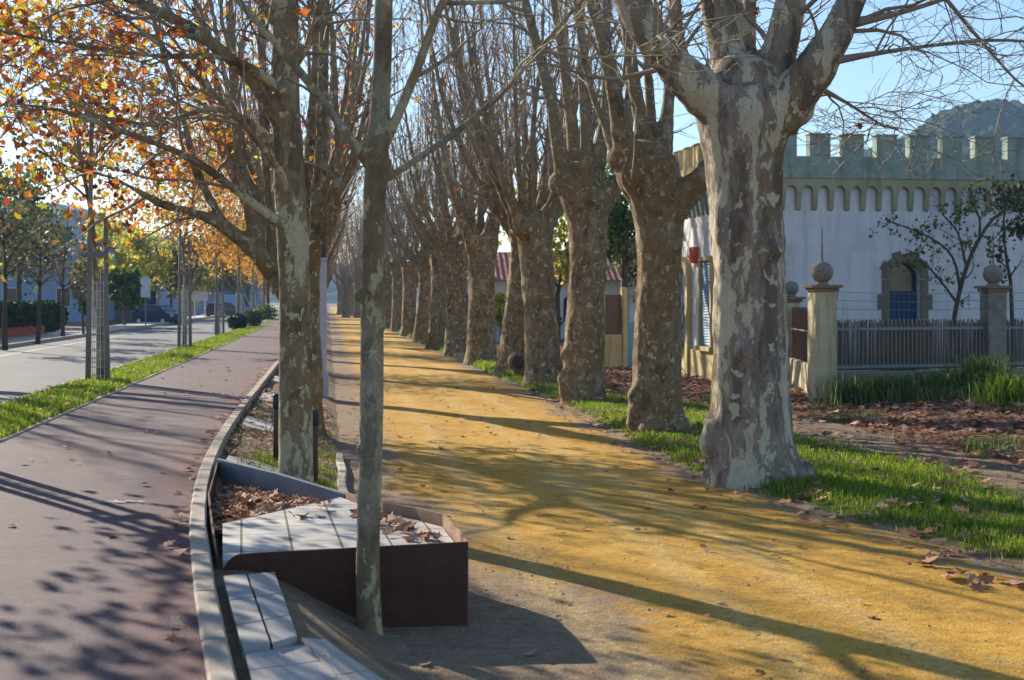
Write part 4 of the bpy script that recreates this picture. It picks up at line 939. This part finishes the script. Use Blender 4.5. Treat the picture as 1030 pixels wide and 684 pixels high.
while x < L - .18:
    mb.tube([(x, 0, .70), (x + rng.uniform(-.01, .01), rng.uniform(-.01, .01), 1.72 + rng.uniform(-.05, .05))], [.013, .012], 5); x += .025
mb.build('bamboo_screen', M['bamboo'], o)
mb = MB(); mb.box(.21, L - .16, -.03, -.02, 1.3, 1.33); mb.box(.21, L - .16, .02, .03, 1.3, 1.33); mb.build('rails', M['iron'], o)
# ochre gateway wall between the second and third planes
o = thing('garden_wall', 'yellow ochre garden wall with pale blue gate, seen between second and third plane trees', 'wall', (2.35, 37.6, .05), ca)
MB().bbox(-.6, .62, -.12, .12, -.2, .92, .02).build('base_wall', M['ochre'], o); MB().bbox(1.45, 2.6, -.12, .12, -.2, .9, .02).build('base_wall', M['ochre'], o)
for x in (-.6, .0, .62, 1.3, 1.95):
    MB().bbox(x - .001, x + .14, -.15, .15, .0, 2.2 if x < 1.4 else 2.0, .02).build('post', M['ochre'], o)
mb = MB(); mb.box(.15, .61, -.02, .02, .922, 2.0); mb.box(-.45, -.01, -.02, .02, .922, 2.0); mb.build('bamboo_screen', M['bamboo'], o)
mb = MB(); mb.box(.77, 1.29, -.03, .03, .05, 1.1); mb.tube([(1.03, 0, 1.1), (1.03, 0, 1.9)], [.02, .02], 6); mb.build('gate', M['blue_shutter'], o)
mb = MB(); mb.box(1.45, 1.94, -.02, .02, .902, 1.9); mb.build('bamboo_screen', M['bamboo'], o)

# ------------------------------------------------------------------ white house with red tiles
o = thing('cottage', 'white cottage with red tiled roof and dark blue mural shapes, glimpsed between the plane trunks', 'house', (gx(497, 62), 62, 0), R(4))
MB().box(-1.35, 7, 0, 6, 0, 2.9).build('wall', M['white_wall'], o)
mb = MB(); mb.add([(-1.6, -.4, 2.8), (7.3, -.4, 2.8), (7.3, 3, 4.15), (-1.6, 3, 4.15), (7.3, 6.4, 2.8), (-1.6, 6.4, 2.8)], [(0, 1, 2, 3), (3, 2, 4, 5), (0, 3, 5), (1, 4, 2), (0, 5, 4, 1)]); mb.build('roof', M['roof_red'], o)
for x, w_, h_ in ((-.75, .5, 2.25), (.05, .26, 2.0), (.95, .4, 2.15), (1.7, .28, 2.0), (3.6, .5, 2.1)):
    mb = MB(); q0 = h_ - w_ * .5
    pts = [(x - w_, .95)] + [(x - w_ * math.cos(math.pi * q / 10), q0 + w_ * .6 * math.sin(math.pi * q / 10)) for q in range(11)] + [(x + w_, .95)]
    mb.add([(a, -.03, b) for a, b in pts] + [(a, -.001, b) for a, b in pts], [tuple(range(13))] + [(i, 13 + i, 13 + (i + 1) % 13, (i + 1) % 13) for i in range(13)])
    mb.build('mural', M['mural'], o)
MB().box(-1.35, 7, -.025, 0, 0, .93).build('painted_base', M['mural_pale'], o)

# ------------------------------------------------------------------ vegetation on the right
nr = np.random.default_rng(7)
def scatter(n, t0, t1, s0, s1, dens, zf, power=1.0):
    out = []
    k = 0
    while len(out) < n and k < n * 12:
        k += 1
        t = t0 + (t1 - t0) * nr.random(); s = s0 + (s1 - s0) * nr.random() ** power
        if nr.random() < dens(t, s): x, y = ts(t, s); out.append((x, y, zf(t, s)))
    return out
def patchy(t, s, sc_=1.1, th=.0): return sm(th - .25, th + .25, nz(t * sc_, s * sc_, 9) + .5 * nz(t * 3.1, s * 3.1, 5))
G2 = scatter(9000, 6.8, 12.5, 14, 25, lambda t, s: .9 * sm(.22, .5, nz(t * .7, s * .7, 21)) , gz)
tag(link('weed_grass', blades_mesh('weed_grass', G2, (.05, .22), (.003, .006), nr, 1.0), M['tall_grass']), kind='stuff')
gd = lambda t, s: zones(t, s)[0] * (.28 + .72 * patchy(t, s, .9, -.12)) * (.2 + .8 * sm(te(s) - .1, te(s) + .8, t))
G = scatter(95000, 3.7, 7.2, 7.5, 34, gd, gz, 1.5)
tag(link('grass', blades_mesh('grass', G, (.025, .135), (.0028, .006), nr, 1.0), M['grass']), kind='stuff')
G = scatter(26000, 3.8, 5.8, 34, 95, lambda t, s: zones(t, s)[0], gz, 1.3)
tag(link('far_grass', blades_mesh('far_grass', G, (.06, .22), (.008, .018), nr, .8), M['grass']), kind='stuff')
G = scatter(52000, -4.38, -3.36, 9, 75, lambda t, s: .3 + .7 * patchy(t, s, 1.3, -.2), lambda t, s: PATHZ + .012, 1.7)
tag(link('verge_grass', blades_mesh('verge_grass', G, (.04, .12), (.005, .011), nr, .9), M['grass']), kind='stuff')
G = scatter(900, -1.1, .1, 12.6, 22, lambda t, s: patchy(t, s, 1.5, .25), gz)
tus = [(*bed_at(277, 13.6)[:2], .1), (*bed_at(272, 14.2)[:2], .1), (*bed_at(319, 13.6)[:2], .1), (*bed_at(321, 14.6)[:2], .1), (*bed_at(320, 16.2)[:2], .12), (*bed_at(300, 13.2)[:2], .15), (*bed_at(270, 13.4)[:2], .12)]
for (x, y, r_) in tus:
    for i in range(330): 
        xx = x + nr.normal() * r_; yy = y + nr.normal() * r_ * 1.6; G.append((xx, yy, gz(*xy2ts(xx, yy))))
tag(link('bed_grass', blades_mesh('bed_grass', G, (.03, .12), (.002, .0042), nr, .9), M['grass']), kind='stuff')
# fallen leaves
ld = lambda t, s: zones(t, s)[1] * (.25 + .75 * patchy(t, s, .8, -.2))
Lp = scatter(12500, 5.6, 13.5, 13, 40, ld, lambda t, s: gz(t, s) + .02 + .05 * nr.random())
Lp += scatter(1100, 4.0, 7.4, 8.0, 30, lambda t, s: patchy(t, s, 1.4, .15), lambda t, s: gz(t, s) + .035 + .03 * nr.random())
tag(link('leaf_litter', leaves_mesh('leaf_litter', Lp, (.07, .16), nr, LOBE, .72, curl=.9), M['litter']), kind='stuff')
Lp = scatter(1500, -1.15, .05, 12.4, 24, lambda t, s: .2 + .8 * patchy(t, s, 1.5, 0), lambda t, s: gz(t, s) + .015 + .02 * nr.random())
Lp += scatter(260, -1.0, 3.9, 6, 30, lambda t, s: .35 + .65 * patchy(t, s, .7, .15), lambda t, s: max(gz(t, s), 0) + .016)
Lp += scatter(250, 3.4, 5.2, 7.5, 24, lambda t, s: 1 - sm(.25, .75, abs(t - te(s))), lambda t, s: max(gz(t, s), 0) + .02)
tag(link('scattered_leaves', leaves_mesh('scattered_leaves', Lp, (.04, .095), nr, LOBE, .75, curl=.9), M['litter']), kind='stuff')
Lp = scatter(420, -4.45, -3.4, 9, 40, lambda t, s: .25 + .75 * patchy(t, s, .8, .0), lambda t, s: PATHZ + .05 + .04 * nr.random())
Lp += scatter(170, -1.6, .2, 5.2, 30, lambda t, s: 1 - sm(.03, .16, tk(s) - t) if t < tk(s) - .02 else 0, lambda t, s: PATHZ + .015)
Lp += scatter(60, -3.3, -1.3, 8, 40, lambda t, s: (1.0 if t < tk(s) - .1 else 0) * patchy(t, s, .7, .1), lambda t, s: PATHZ + .015)
tag(link('verge_leaves', leaves_mesh('verge_leaves', Lp, (.045, .10), nr, LOBE, .75, curl=.8), M['litter']), kind='stuff')
Lp = []
for i in range(9000):
    u, v = nr.random(), nr.random(); 
    x = -2.55 + 1.35 * u; y = 9.2 + 2.9 * v
    if inpoly(x, y, [(-1.32, 10.6), (-1.80, 9.1), (-1.97, 9.12), (-2.22, 10.25), (-2.48, 12.0)]): Lp.append((x, y, .275 + .05 * sm(12, 9.6, y) + .05 * nr.random()))
for i in range(85):
    u = nr.random(); a = Vector((-.42, 8.6)).lerp(Vector((-.95, 9.75)), u); off = abs(nr.normal()) * .1
    Lp.append((a.x - .03 - off - .1 * (1 - abs(2 * u - 1)) * 0, a.y - off * .3 - .02, .425 + .04 * nr.random()))
Lp = [q for q in Lp if inpoly(q[0], q[1], PLAT)]
for i in range(8):
    Lp.append((-1.3 - .35 * nr.random(), 9.4 + .9 * nr.random(), .425))
Lp = Lp[:1500] + Lp[-75:]
tag(link('platform_leaves', leaves_mesh('platform_leaves', Lp, (.055, .11), nr, LOBE, .6, curl=.9), M['litter']), kind='stuff')
# pebbles and clods on the dirt
mb = MB(); rng = random.Random(12)
for i in range(900):
    s = 5.5 + 16 * rng.random() ** 1.6; t = rng.choice([rng.uniform(tk(s) + .3, 1.4), rng.uniform(tk(s) + .3, 4.4)]); x, y = ts(t, s)
    if inpoly(x, y, PLAT): continue
    r_ = rng.uniform(.003, .010); z = max(gz(t, s), prom_z(t, s) if t > tk(s) + 1.4 else -1)
    mb.sphere((x, y, z + r_ * .3), r_, 5, 3, rng.uniform(.8, 1.4), rng.uniform(.8, 1.4), .8)
tag(mb.build('pebbles', M['stone_light']), kind='stuff')
# clumps of tall grass before the fence
cl_lab = ['dense clump of tall green grass beside the cream pillar base', 'arching tall grass clump with dry leaves below the middle of the fence', 'dark tall grass clump below the fence near the shaded pillar', 'bright green leafy clump at the right edge beneath the fence', 'tall grass clump with pale dry stalks in front of the shaded pillar', 'low dark grass clump in front of the fence middle']
for i, (px, d, w_, h_, n, m_) in enumerate([(868, 23.6, .5, .85, 900, 'tall_grass'), (915, 23.4, .55, .75, 900, 'tall_grass'), (958, 23.6, .5, .7, 800, 'tall_grass'), (1024, 21.5, .5, .75, 900, 'grass'), (990, 23.8, .45, 1.0, 700, 'tall_grass'), (940, 22.9, .5, .45, 600, 'tall_grass')]):
    x = gx(px, d); z = gz(*xy2ts(x, d)); P = [(nr.normal() * w_ * .5, nr.normal() * w_ * .4, -.03) for _ in range(n)]
    me = blades_mesh('tall_grass', P, (h_ * .35, h_), (.006, .013), nr, 1.1)
    o = link('tall_grass', me, M[m_]); o.location = (x, d, z); tag(o, cl_lab[i], 'grass clump', 'tall grass clumps below the iron fence')
# slender tree before the castle front
def thin_tree():
    root = thing('slender_tree', 'slender curved tree with sparse dark green leaves behind the iron fence, before the castle wall', 'tree', (gx(953, 28), 28, 0.1))
    k = F / 28; rng = random.Random(31); mb = MB(); limbs = []
    for tb in ([(952, 390, 0, 6), (957, 335, 0, 5), (965, 290, 0, 4.5), (978, 250, 0, 4), (1000, 215, 0, 3), (1030, 200, .1, 2)], [(966, 288, 0, 3.5), (955, 255, -.2, 2.5), (930, 235, -.3, 2), (885, 218, -.4, 1.2)], [(972, 265, 0, 3), (965, 230, .1, 2), (950, 210, .2, 1.2)], [(962, 300, 0, 3), (940, 275, -.2, 2), (915, 250, -.3, 1.2)], [(985, 238, 0, 3), (985, 215, 0, 2), (975, 195, 0, 1.2)]):
        P = [((x - 953) / k, dy, (388 - y) / k, w / 2 / k) for x, y, dy, w in tb]; pts, rad = smooth_path(P, 3); mb.tube(pts, rad, 7); limbs.append((pts, rad))
    mb.build('trunk', M['wood_dark'], root, True)
    cm, L = crown(limbs, rng, 9, (.3, .8), 4, (.15, .4), .004, .35, .0, .42, zmin=1.5, leafn=3, leafspread=.06); cm.build('crown', M['wood_dark'], root)
    link('leaves', leaves_mesh('leaves', L, (.05, .11), np.random.default_rng(3), KITE, hang=True), M['leaf_green'], root)
thin_tree()
bx = gx(1036, 27.5)
broadleaf('climbing_shrub', 'leafy climbing shrub over the castle corner at the right edge', (bx + .3, 29.2, .1), 5.0, .05, .8, 3.0, 900, (.07, .13), M['leaf_dull'], 37, 2.2, None, 18, 5, M['wood_dark'], twigs=False, cat='shrub')
# green tree behind the garden wall, shrubs behind the trunks
broadleaf('green_tree', 'leafy green tree with orange tinges behind the ochre garden wall', (gx(626, 44), 44, 0), 6.6, .16, 1.5, 4.4, 3200, (.13, .24), M['leaf_green'], 51, 2.6, None, 30, 6, M['wood_dark'])
broadleaf('green_shrub', 'pale green shrub in front of the white cottage between plane trunks', (gx(503, 52), 52, 0), 2.2, .04, .8, 1.9, 1300, (.10, .2), M['leaf_yellow'], 52, .3, None, 16, 5, twigs=False, cat='shrub')
broadleaf('green_shrub', 'green shrub to the right of the white cottage behind leaning plane', (gx(540, 50), 50, 0), 2.0, .04, .8, 1.7, 1200, (.10, .2), M['leaf_green'], 53, .3, None, 16, 5, twigs=False, cat='shrub')
bg = [(560, 58, 7.5, 'leaf_yellow', 'yellowing tree behind the third and fourth plane trunks'), (655, 60, 6.5, 'leaf_dull', 'dull green tree behind the second plane trunk'), (690, 70, 7, 'leaf_green', 'dark green tree behind the castle left corner'), (440, 95, 6, 'leaf_dull', 'grey green tree behind the far plane row'), (590, 75, 5, 'leaf_dull', 'low grey green tree behind the garden wall')]
for i, (px, d, h, m_, lb) in enumerate(bg):
    broadleaf('background_tree', lb, (gx(px, d), d, 0), h, .14, h * .3, h * .62, 1700, (.2, .36), M[m_], 140 + i, h * .28, None, 24, 6, M['wood_dark'], twigs=False)

# ------------------------------------------------------------------ left side of the road
o = thing('hedge_wall', 'low terracotta wall topped by a clipped dark hedge across the road', 'wall', (*ts(-12.6, 40), PATHZ), AV)
MB().bbox(-.12, .12, 0, 24, -.2, .50, .02).build('base_wall', M['brick_red'], o)
mb = MB()
P = np.stack([nr.uniform(-.55, .45, 9000), nr.uniform(0, 24, 9000), nr.uniform(.40, 1.36, 9000)], 1)
side = nr.random(9000); P[side < .35, 0] = .42 + nr.normal(size=(side < .35).sum()) * .03; P[(side >= .35) & (side < .6), 2] = 1.34 + nr.normal(size=((side >= .35) & (side < .6)).sum()) * .03
link('hedge', leaves_mesh('hedge', P, (.10, .2), nr, KITE), M['leaf_hedge'], o)
MB().bbox(-.5, .36, .02, 23.98, .51, 1.28, .08).build('hedge_core', M['leaf_hedge'], o)
o = thing('hedge_end', 'rounded dark hedge at the end of the terracotta wall', 'hedge', (*ts(-12.7, 66), PATHZ))
P = nr.normal(size=(2400, 3)); P /= np.linalg.norm(P, axis=1)[:, None]; P *= np.array([.9, .9, .75]) * (nr.random((2400, 1)) ** .3); P[:, 2] += .72
link('leaves', leaves_mesh('leaves', P, (.1, .2), nr, KITE), M['leaf_hedge'], o)
MB().sphere((0, 0, .55), .62, 14, 9, 1.1, 1.1, .9).build('stems', M['leaf_hedge'], o, True)
# pavement saplings across the road
PT = [(5, 349, 'M', 'nearest the left edge of the view'), (38, 343, 'M', 'second from the left, before the terracotta wall'), (63, 338.5, 'M', 'third from the left'), (84, 336, 'M', 'leaning beside the stop of the hedge')]
for i, (px, py, _, lb) in enumerate(PT):
    w = gp(px, py, PATHZ)
    if i == 0: tp = broadleaf('pavement_tree', 'thin pavement tree with sparse dull leaves, ' + lb, w, 6.4, .08, 1.35, 4.2, 650, (.13, .24), M['leaf_dull'], 170, 2.0, 'thin trees on the far pavement', 26, 8, M['wood_dark'])
    else: dup(tp, w, 1.4 * i, 'thin pavement tree with sparse dull leaves, ' + lb, scale=(1.0, .95, .9, .62)[i])
    mb = MB(); mb.bbox(-.7, .7, -1.2, 1.2, -.1, .015, .01)
# pale blue-grey house
o = thing('pale_house', 'pale blue grey house with chimney behind the pavement trees on the far left', 'house', (gx(70, 95), 95, .4), AV)
MB().box(-8, 1.7, 0, 9, 0, 5.4).build('wall', M['house_wall'], o)
mb = MB(); mb.add([(-8.3, -.3, 5.35), (2.0, -.3, 5.35), (2.0, 9.3, 5.35), (-8.3, 9.3, 5.35), (-5, 4.5, 5.9), (-1.2, 4.5, 5.9)], [(0, 1, 5, 4), (1, 2, 5), (2, 3, 4, 5), (3, 0, 4), (3, 2, 1, 0)]); rf = mb.build('roof', M['house_roof'], o)
mb = MB(); mb.bbox(-1.0, -.2, 1.6, 2.3, 5.3, 6.5, .02); mb.bbox(-1.08, -.12, 1.52, 2.38, 6.5, 6.62, .02); mb.build('chimney', M['quoin'], rf)
for x in (-6.4, -3.9, -.4):
    f_ = MB(); f_.box(x - .5, x + .5, -.06, 0, 1.0, 1.08); f_.box(x - .5, x - .44, -.05, 0, 1.08, 2.3); f_.box(x + .44, x + .5, -.05, 0, 1.08, 2.3); f_.box(x - .5, x + .5, -.05, 0, 2.3, 2.36); f_ = f_.build('window', M['sign_white'], o)
    MB().box(x - .438, x + .438, -.02, -.001, 1.082, 2.298).build('pane', M['dark_glass'], f_)
# navy and teal fence with low wall, second house roof
o = thing('navy_fence', 'dark navy panel fence on a low stone wall behind the blue car', 'fence', (gx(97, 104), 104, .4), R(-2))
MB().bbox(-1.6, 4.9, -.12, .12, -.2, .75, .02).build('base_wall', M['stone'], o)
MB().box(-1.4, 1.0, -.03, .03, .75, 2.2).build('screen', M['teal'], o); MB().box(1.35, 4.5, -.03, .03, .4, 2.2).build('panel', M['navy'], o)
for x in (-1.5, 1.08, 4.6): MB().bbox(x, x + .22, -.1, .1, 0, 2.25, .01).build('post', M['concrete'], o)
o = thing('far_house', 'distant house with purple grey roof behind the yellow trees', 'house', (gx(212, 150), 150, .4), AV)
MB().box(-7, 5, 0, 8, 0, 3.6).build('wall', M['house_wall'], o)
mb = MB(); mb.add([(-7.5, -.5, 3.5), (5.5, -.5, 3.5), (5.5, 8.5, 3.5), (-7.5, 8.5, 3.5), (-4, 4, 6.2), (2, 4, 6.2)], [(0, 1, 5, 4), (1, 2, 5), (2, 3, 4, 5), (3, 0, 4), (3, 2, 1, 0)]); mb.build('roof', M['house_roof'], o)
# road signs
o = thing('road_sign', 'round sign plate over a square plate on a thin post, beside the blue car', 'sign', (gx(146.5, 80), 80, PATHZ))
MB().tube([(0, 0, -.1), (0, 0, 2.75)], [.035, .035], 10).build('post', M['iron'], o)
mb = MB(); mb.lathe([(.30, 0), (.30, .02)], 24)
mb.v = [(v[0], -.04 - v[2], 2.52 + v[1]) for v in mb.v]; mb.build('round_plate', M['sign_white'], o)
MB().box(-.27, .27, -.06, -.04, 1.62, 2.2).build('square_plate', M['sign_white'], o)
o = thing('notice_board', 'pale notice board on two posts beyond the blue car', 'sign', (gx(201, 120), 120, .4))
for x in (-.45, .45): MB().tube([(x, 0, -.1), (x, 0, 2.2)], [.05, .05], 8).build('post', M['sign_white'], o)
MB().bbox(-.7, .7, -.07, -.03, 1.45, 2.25, .01).build('board', M['sign_white'], o)
# cars
def car(label, loc, rz, paint, L=3.7, W=1.62, H=1.42, tall=False):
    o = thing('parked_car', label, 'car', loc, rz, 'cars parked across the road')
    hl = L / 2
    prof = [(-hl, .32), (-hl, .62), (-hl + .06, .86), (-hl + .25, .93), (-hl + .45, H - .12), (-hl + .75, H), (.25 * hl, H - .02), (.62 * hl, .95), (hl - .12, .80), (hl, .62), (hl, .32), (.82 * hl, .24), (-.82 * hl, .24)]
    if tall: prof = [(-hl, .35), (-hl + .02, .9), (-hl + .1, H - .08), (-hl + .3, H), (.35 * hl, H), (.68 * hl, 1.08), (hl - .08, .9), (hl, .62), (hl, .35), (.82 * hl, .26), (-.82 * hl, .26)]
    mb = MB(); n = len(prof)
    def yw(z): return W / 2 * (1 if z < .9 else 1 - .22 * (z - .9) / (H - .9))
    def inset(k): return [(x * (1 - .02 * k), z) for x, z in prof]
    vs = [(x, -yw(z), z) for x, z in prof] + [(x, yw(z), z) for x, z in prof]
    mb.add(vs, [tuple(range(n)), tuple(range(2 * n - 1, n - 1, -1))] + [((i + 1) % n, i, n + i, n + (i + 1) % n) for i in range(n)])
    b = mb.build('body', paint, o)
    md = b.modifiers.new('b', 'BEVEL'); md.width = .05; md.segments = 2; md.limit_method = 'ANGLE'
    for sd in (-1, 1):
        z0, z1 = .95, H - .12
        def g(x, z): return (x, sd * (yw(z) + .008), z)
        a = [g(-hl + .62 if not tall else -.1, z0), g(-.02 if not tall else .1, z0), g(-.02 if not tall else .1, z1), g(-hl + .82 if not tall else -.05, z1)]
        c_ = [g(.05, z0), g(.55 * hl, z0), g(.22 * hl, z1), g(.05, z1)]
        for q in ((a, c_) if not tall else (c_,)): MB().add(q, [(0, 1, 2, 3) if sd < 0 else (3, 2, 1, 0)]).build('window', M['dark_glass'], o)
        for x in (-.62 * hl, .64 * hl):
            m2 = MB(); m2.lathe([(.19, -.09), (.28, -.085), (.3, -.06), (.3, .06), (.28, .085), (.19, .09)], 20); m2.v = [(x + v[0], sd * (W / 2 - .06) + v[2], .3 + v[1]) for v in m2.v]; w_ = m2.build('wheel', M['tyre'], o, False)
            m2 = MB(); m2.lathe([(.17, -.095), (.185, 0), (.17, .095)], 16); m2.v = [(x + v[0], sd * (W / 2 - .055) + v[2], .3 + v[1]) for v in m2.v]; m2.build('rim', M['lens'], w_)
        MB().bbox(hl - .1, hl + .015, sd * W * .36 - .14, sd * W * .36 + .14, .62, .76, .02).build('headlight', M['lens'], o)
        MB().bbox(-hl - .015, -hl + .1, sd * W * .42 - .08, sd * W * .42 + .08, .66, .92, .02).build('tail_light', M['tail'], o)
    p7, p6 = (.62 * hl, .95), (.25 * hl, H - .02)
    if tall: p7, p6 = (.68 * hl, 1.08), (.35 * hl, H)
    nx = Vector((p6[1] - p7[1], 0, p7[0] - p6[0])).normalized() * .012
    q = [(p7[0] - .04, -yw(p7[1]) + .1, p7[1] + .04), (p7[0] - .04, yw(p7[1]) - .1, p7[1] + .04), (p6[0] + .04, yw(H) - .08, p6[1] - .05), (p6[0] + .04, -yw(H) + .08, p6[1] - .05)]
    MB().add([tuple(Vector(v) + nx) for v in q], [(0, 1, 2, 3)]).build('windscreen', M['dark_glass'], o)
    return o
car('dark blue hatchback parked across the road beside the round sign', (gx(159.5, 93), 93, ROADZ - .12), R(-28), M['car_blue'], 3.3, 1.5, 1.4)
car('dark parked car under the yellow trees beyond the blue hatchback', (*ts(-9.5, 128), ROADZ), R(75), M['car_black'])
car('pale blue van parked farther down the street', (*ts(-9.0, 140), ROADZ), R(82), M['car_paleblue'], 4.6, 1.85, 2.1, True)
car('silver car parked farthest down the street near the tree guards', (*ts(-8.3, 150), ROADZ), R(85), M['car_silver'])
# shrubs on the verge
for i, (px, py, r_, m_, lb) in enumerate([(239, 331, .5, 'leaf_hedge', 'small dark round shrub on the verge beside the fourth tree guard'), (254, 328, .62, 'leaf_dull', 'rounded olive shrub on the grass verge'), (268, 321.5, .8, 'leaf_green', 'dark green shrub farther along the verge')]):
    w = gp(px, py, PATHZ); o = thing('verge_shrub', lb, 'shrub', w, 0, 'round shrubs on the grass verge')
    P = nr.normal(size=(1100, 3)); P /= np.linalg.norm(P, axis=1)[:, None]; P *= np.array([r_, r_, r_ * .85]) * (nr.random((1100, 1)) ** .4); P[:, 2] += r_ * .7
    link('leaves', leaves_mesh('leaves', P, (.09, .18), nr, KITE), M[m_], o)
    MB().tube([(0, 0, -.05), (0, 0, r_)], [.04, .02], 6).build('stem', M['wood_dark'], o)
# trees across the road
ROADT = [(20, 85, 10.5, 'leaf_green', 'tall dark green tree at the left edge across the road', 3.6), (112, 108, 7.6, 'leaf_yellow', 'yellow green tree behind the navy fence', 3.0), (143, 114, 7.6, 'leaf_yellow', 'green and yellow tree behind the round road sign', 3.0), (172, 118, 7.5, 'leaf_dull', 'grey green olive like tree behind the blue car', 3.6), (224, 150, 7.0, 'leaf_yellow', 'bright yellow tree above the parked cars', 4.2), (195, 140, 5.5, 'leaf_yellow', 'low yellow green tree behind the notice board', 2.6), (88, 75, 3.4, 'leaf_green', 'small leaning green tree before the pale house', 1.1), (95, 82, 4.6, 'leaf_yellow', 'yellow leaved small tree right of the pale house', 1.5), (-40, 80, 9, 'leaf_yellow', 'yellowing tree beyond the left edge of the view', 3.4), (258, 190, 9, 'leaf_gold', 'golden tree far down the street', 5), (285, 200, 10, 'leaf_dull', 'dull green tree closing the far street', 5.5), (240, 215, 9, 'leaf_dull', 'grey green tree far down the street', 6), (125, 82, 3.6, 'leaf_green', 'dense green bush left of the round road sign', 1.5)]
for i, (px, d, h, m_, lb, cr) in enumerate(ROADT):
    broadleaf('street_tree', lb, (gx(px, d), d, .4), h, .05 + h * .014, cr * .8, h * .72, int(900 + cr * 520), (.16 + d * .0008, .27 + d * .0015), M[m_], 210 + i, h * .24, None, 34, 6, M['wood_dark'], twigs=(d < 100))
for i, (px, d, h, cr) in enumerate([(200, 150, 10, 3.4), (225, 165, 10, 3.6), (250, 150, 10, 4.0), (283, 165, 10, 4), (270, 120, 8, 3)]):
    x, y = gx(px, d), d
    lb = ['orange plane tree far across the road, right of the blue car', 'orange plane tree behind the notice board', 'orange plane tree above the distant van', 'orange plane tree at far end of the street', 'orange plane tree over the far end of the verge'][i]
    broadleaf('plane_tree', lb, (x, y, .4), h, .14, cr, h * .6, 2600, (.2, .4), M['leaf_gold'], 250 + i, h * .36, None, 36, 6, M['wood_dark'], twigs=False)

# ------------------------------------------------------------------ hills
def hill(name, x0, x1, y0, y1, nx, ny, prof, seed, amp):
    V = []
    for j in range(ny + 1):
        for i in range(nx + 1):
            x = x0 + (x1 - x0) * i / nx; y = y0 + (y1 - y0) * j / ny; px = CX + F * x / y1
            v = j / ny; h = prof(px) * sm(0, 1, v) 
            n_ = amp * (abs(nz(x * .2, y * .2, seed)) * -1.5 + .5 + .6 * nz(x * .05, y * .05, seed + 3))
            V.append((x, y, h + n_ * sm(.02, .2, v) - .5))
    n = nx + 1; me = bpy.data.meshes.new(name); me.from_pydata(V, [], [(j * n + i, j * n + i + 1, (j + 1) * n + i + 1, (j + 1) * n + i) for j in range(ny) for i in range(nx)])
    tag(link(name, me, M['hill'], None, True), kind='structure')
HD = 520.
hill('forest_hill', 90, 300, 380, HD, 190, 110, lambda px: (302 - interp(px, [(740, 215), (800, 190), (835, 178), (868, 161), (905, 146), (935, 121), (965, 114), (1000, 112), (1040, 110), (1100, 106), (1300, 130)])) * HD / F + CH, 4, 6.5)
HD2 = 900.
hill('distant_hill', -480, 700, 760, HD2, 140, 24, lambda px: (302 - interp(px, [(-200, 190), (40, 205), (80, 210), (150, 235), (250, 262), (400, 270), (600, 250), (850, 158), (900, 152), (960, 160)])) * HD2 / F + CH, 9, 4)

# ------------------------------------------------------------------ haze, light, camera
mb = MB().box(-900, 900, -70, 960, -1.5, 130)
hm = NT('haze_air'); vol = hm.n('VolumePrincipled', Color=(.38, .64, 1.0), Density=.00042); vol.inputs['Anisotropy'].default_value = .0
hm.t.links.new(vol.outputs[0], hm.out.inputs['Volume'])
HAZE = True
if HAZE: tag(mb.build('haze', hm.m), kind='stuff')

SUN_EL, SUN_AZ = R(23.0), math.atan2(-.623, .782)
w = bpy.data.worlds.new('World'); sc.world = w; w.use_nodes = True; nt = w.node_tree; nt.nodes.clear()
sky = nt.nodes.new('ShaderNodeTexSky'); sky.sky_type = 'NISHITA'; sky.sun_disc = False; sky.sun_elevation = SUN_EL; sky.sun_rotation = SUN_AZ
sky.air_density = 1.0; sky.dust_density = .3; sky.ozone_density = 3.0
bg_ = nt.nodes.new('ShaderNodeBackground'); bg_.inputs[1].default_value = .088
wo = nt.nodes.new('ShaderNodeOutputWorld'); nt.links.new(sky.outputs[0], bg_.inputs[0]); nt.links.new(bg_.outputs[0], wo.inputs[0])
sl = bpy.data.lights.new('sun', 'SUN'); sl.energy = 5.0; sl.angle = R(.42); sl.color = (1, .88, .70)
so = bpy.data.objects.new('sun', sl); COL.objects.link(so)
dv = Vector((math.sin(SUN_AZ) * math.cos(SUN_EL), math.cos(SUN_AZ) * math.cos(SUN_EL), math.sin(SUN_EL)))
so.rotation_euler = (-dv).to_track_quat('-Z', 'Y').to_euler()

cam = bpy.data.cameras.new('camera'); co_ = bpy.data.objects.new('camera', cam); COL.objects.link(co_); sc.camera = co_
cam.sensor_width = 36; cam.lens = F * 36 / 1030; cam.shift_y = -(342 - HY) / 1030; cam.clip_end = 4000; cam.clip_start = .1
co_.location = (0, 0, CH); co_.rotation_euler = (R(90), 0, 0)
cam.dof.use_dof = True; cam.dof.focus_distance = 14.0; cam.dof.aperture_fstop = 4.5
sc.view_settings.view_transform = 'Standard'; sc.view_settings.look = 'None'; sc.view_settings.gamma = 1; sc.view_settings.use_curve_mapping = False
sc.view_settings.exposure = 1.15
cy = sc.cycles; cy.max_bounces = 8; cy.diffuse_bounces = 3; cy.transmission_bounces = 4; cy.volume_bounces = 0; cy.use_denoising = True; cy.caustics_reflective = False; cy.caustics_refractive = False
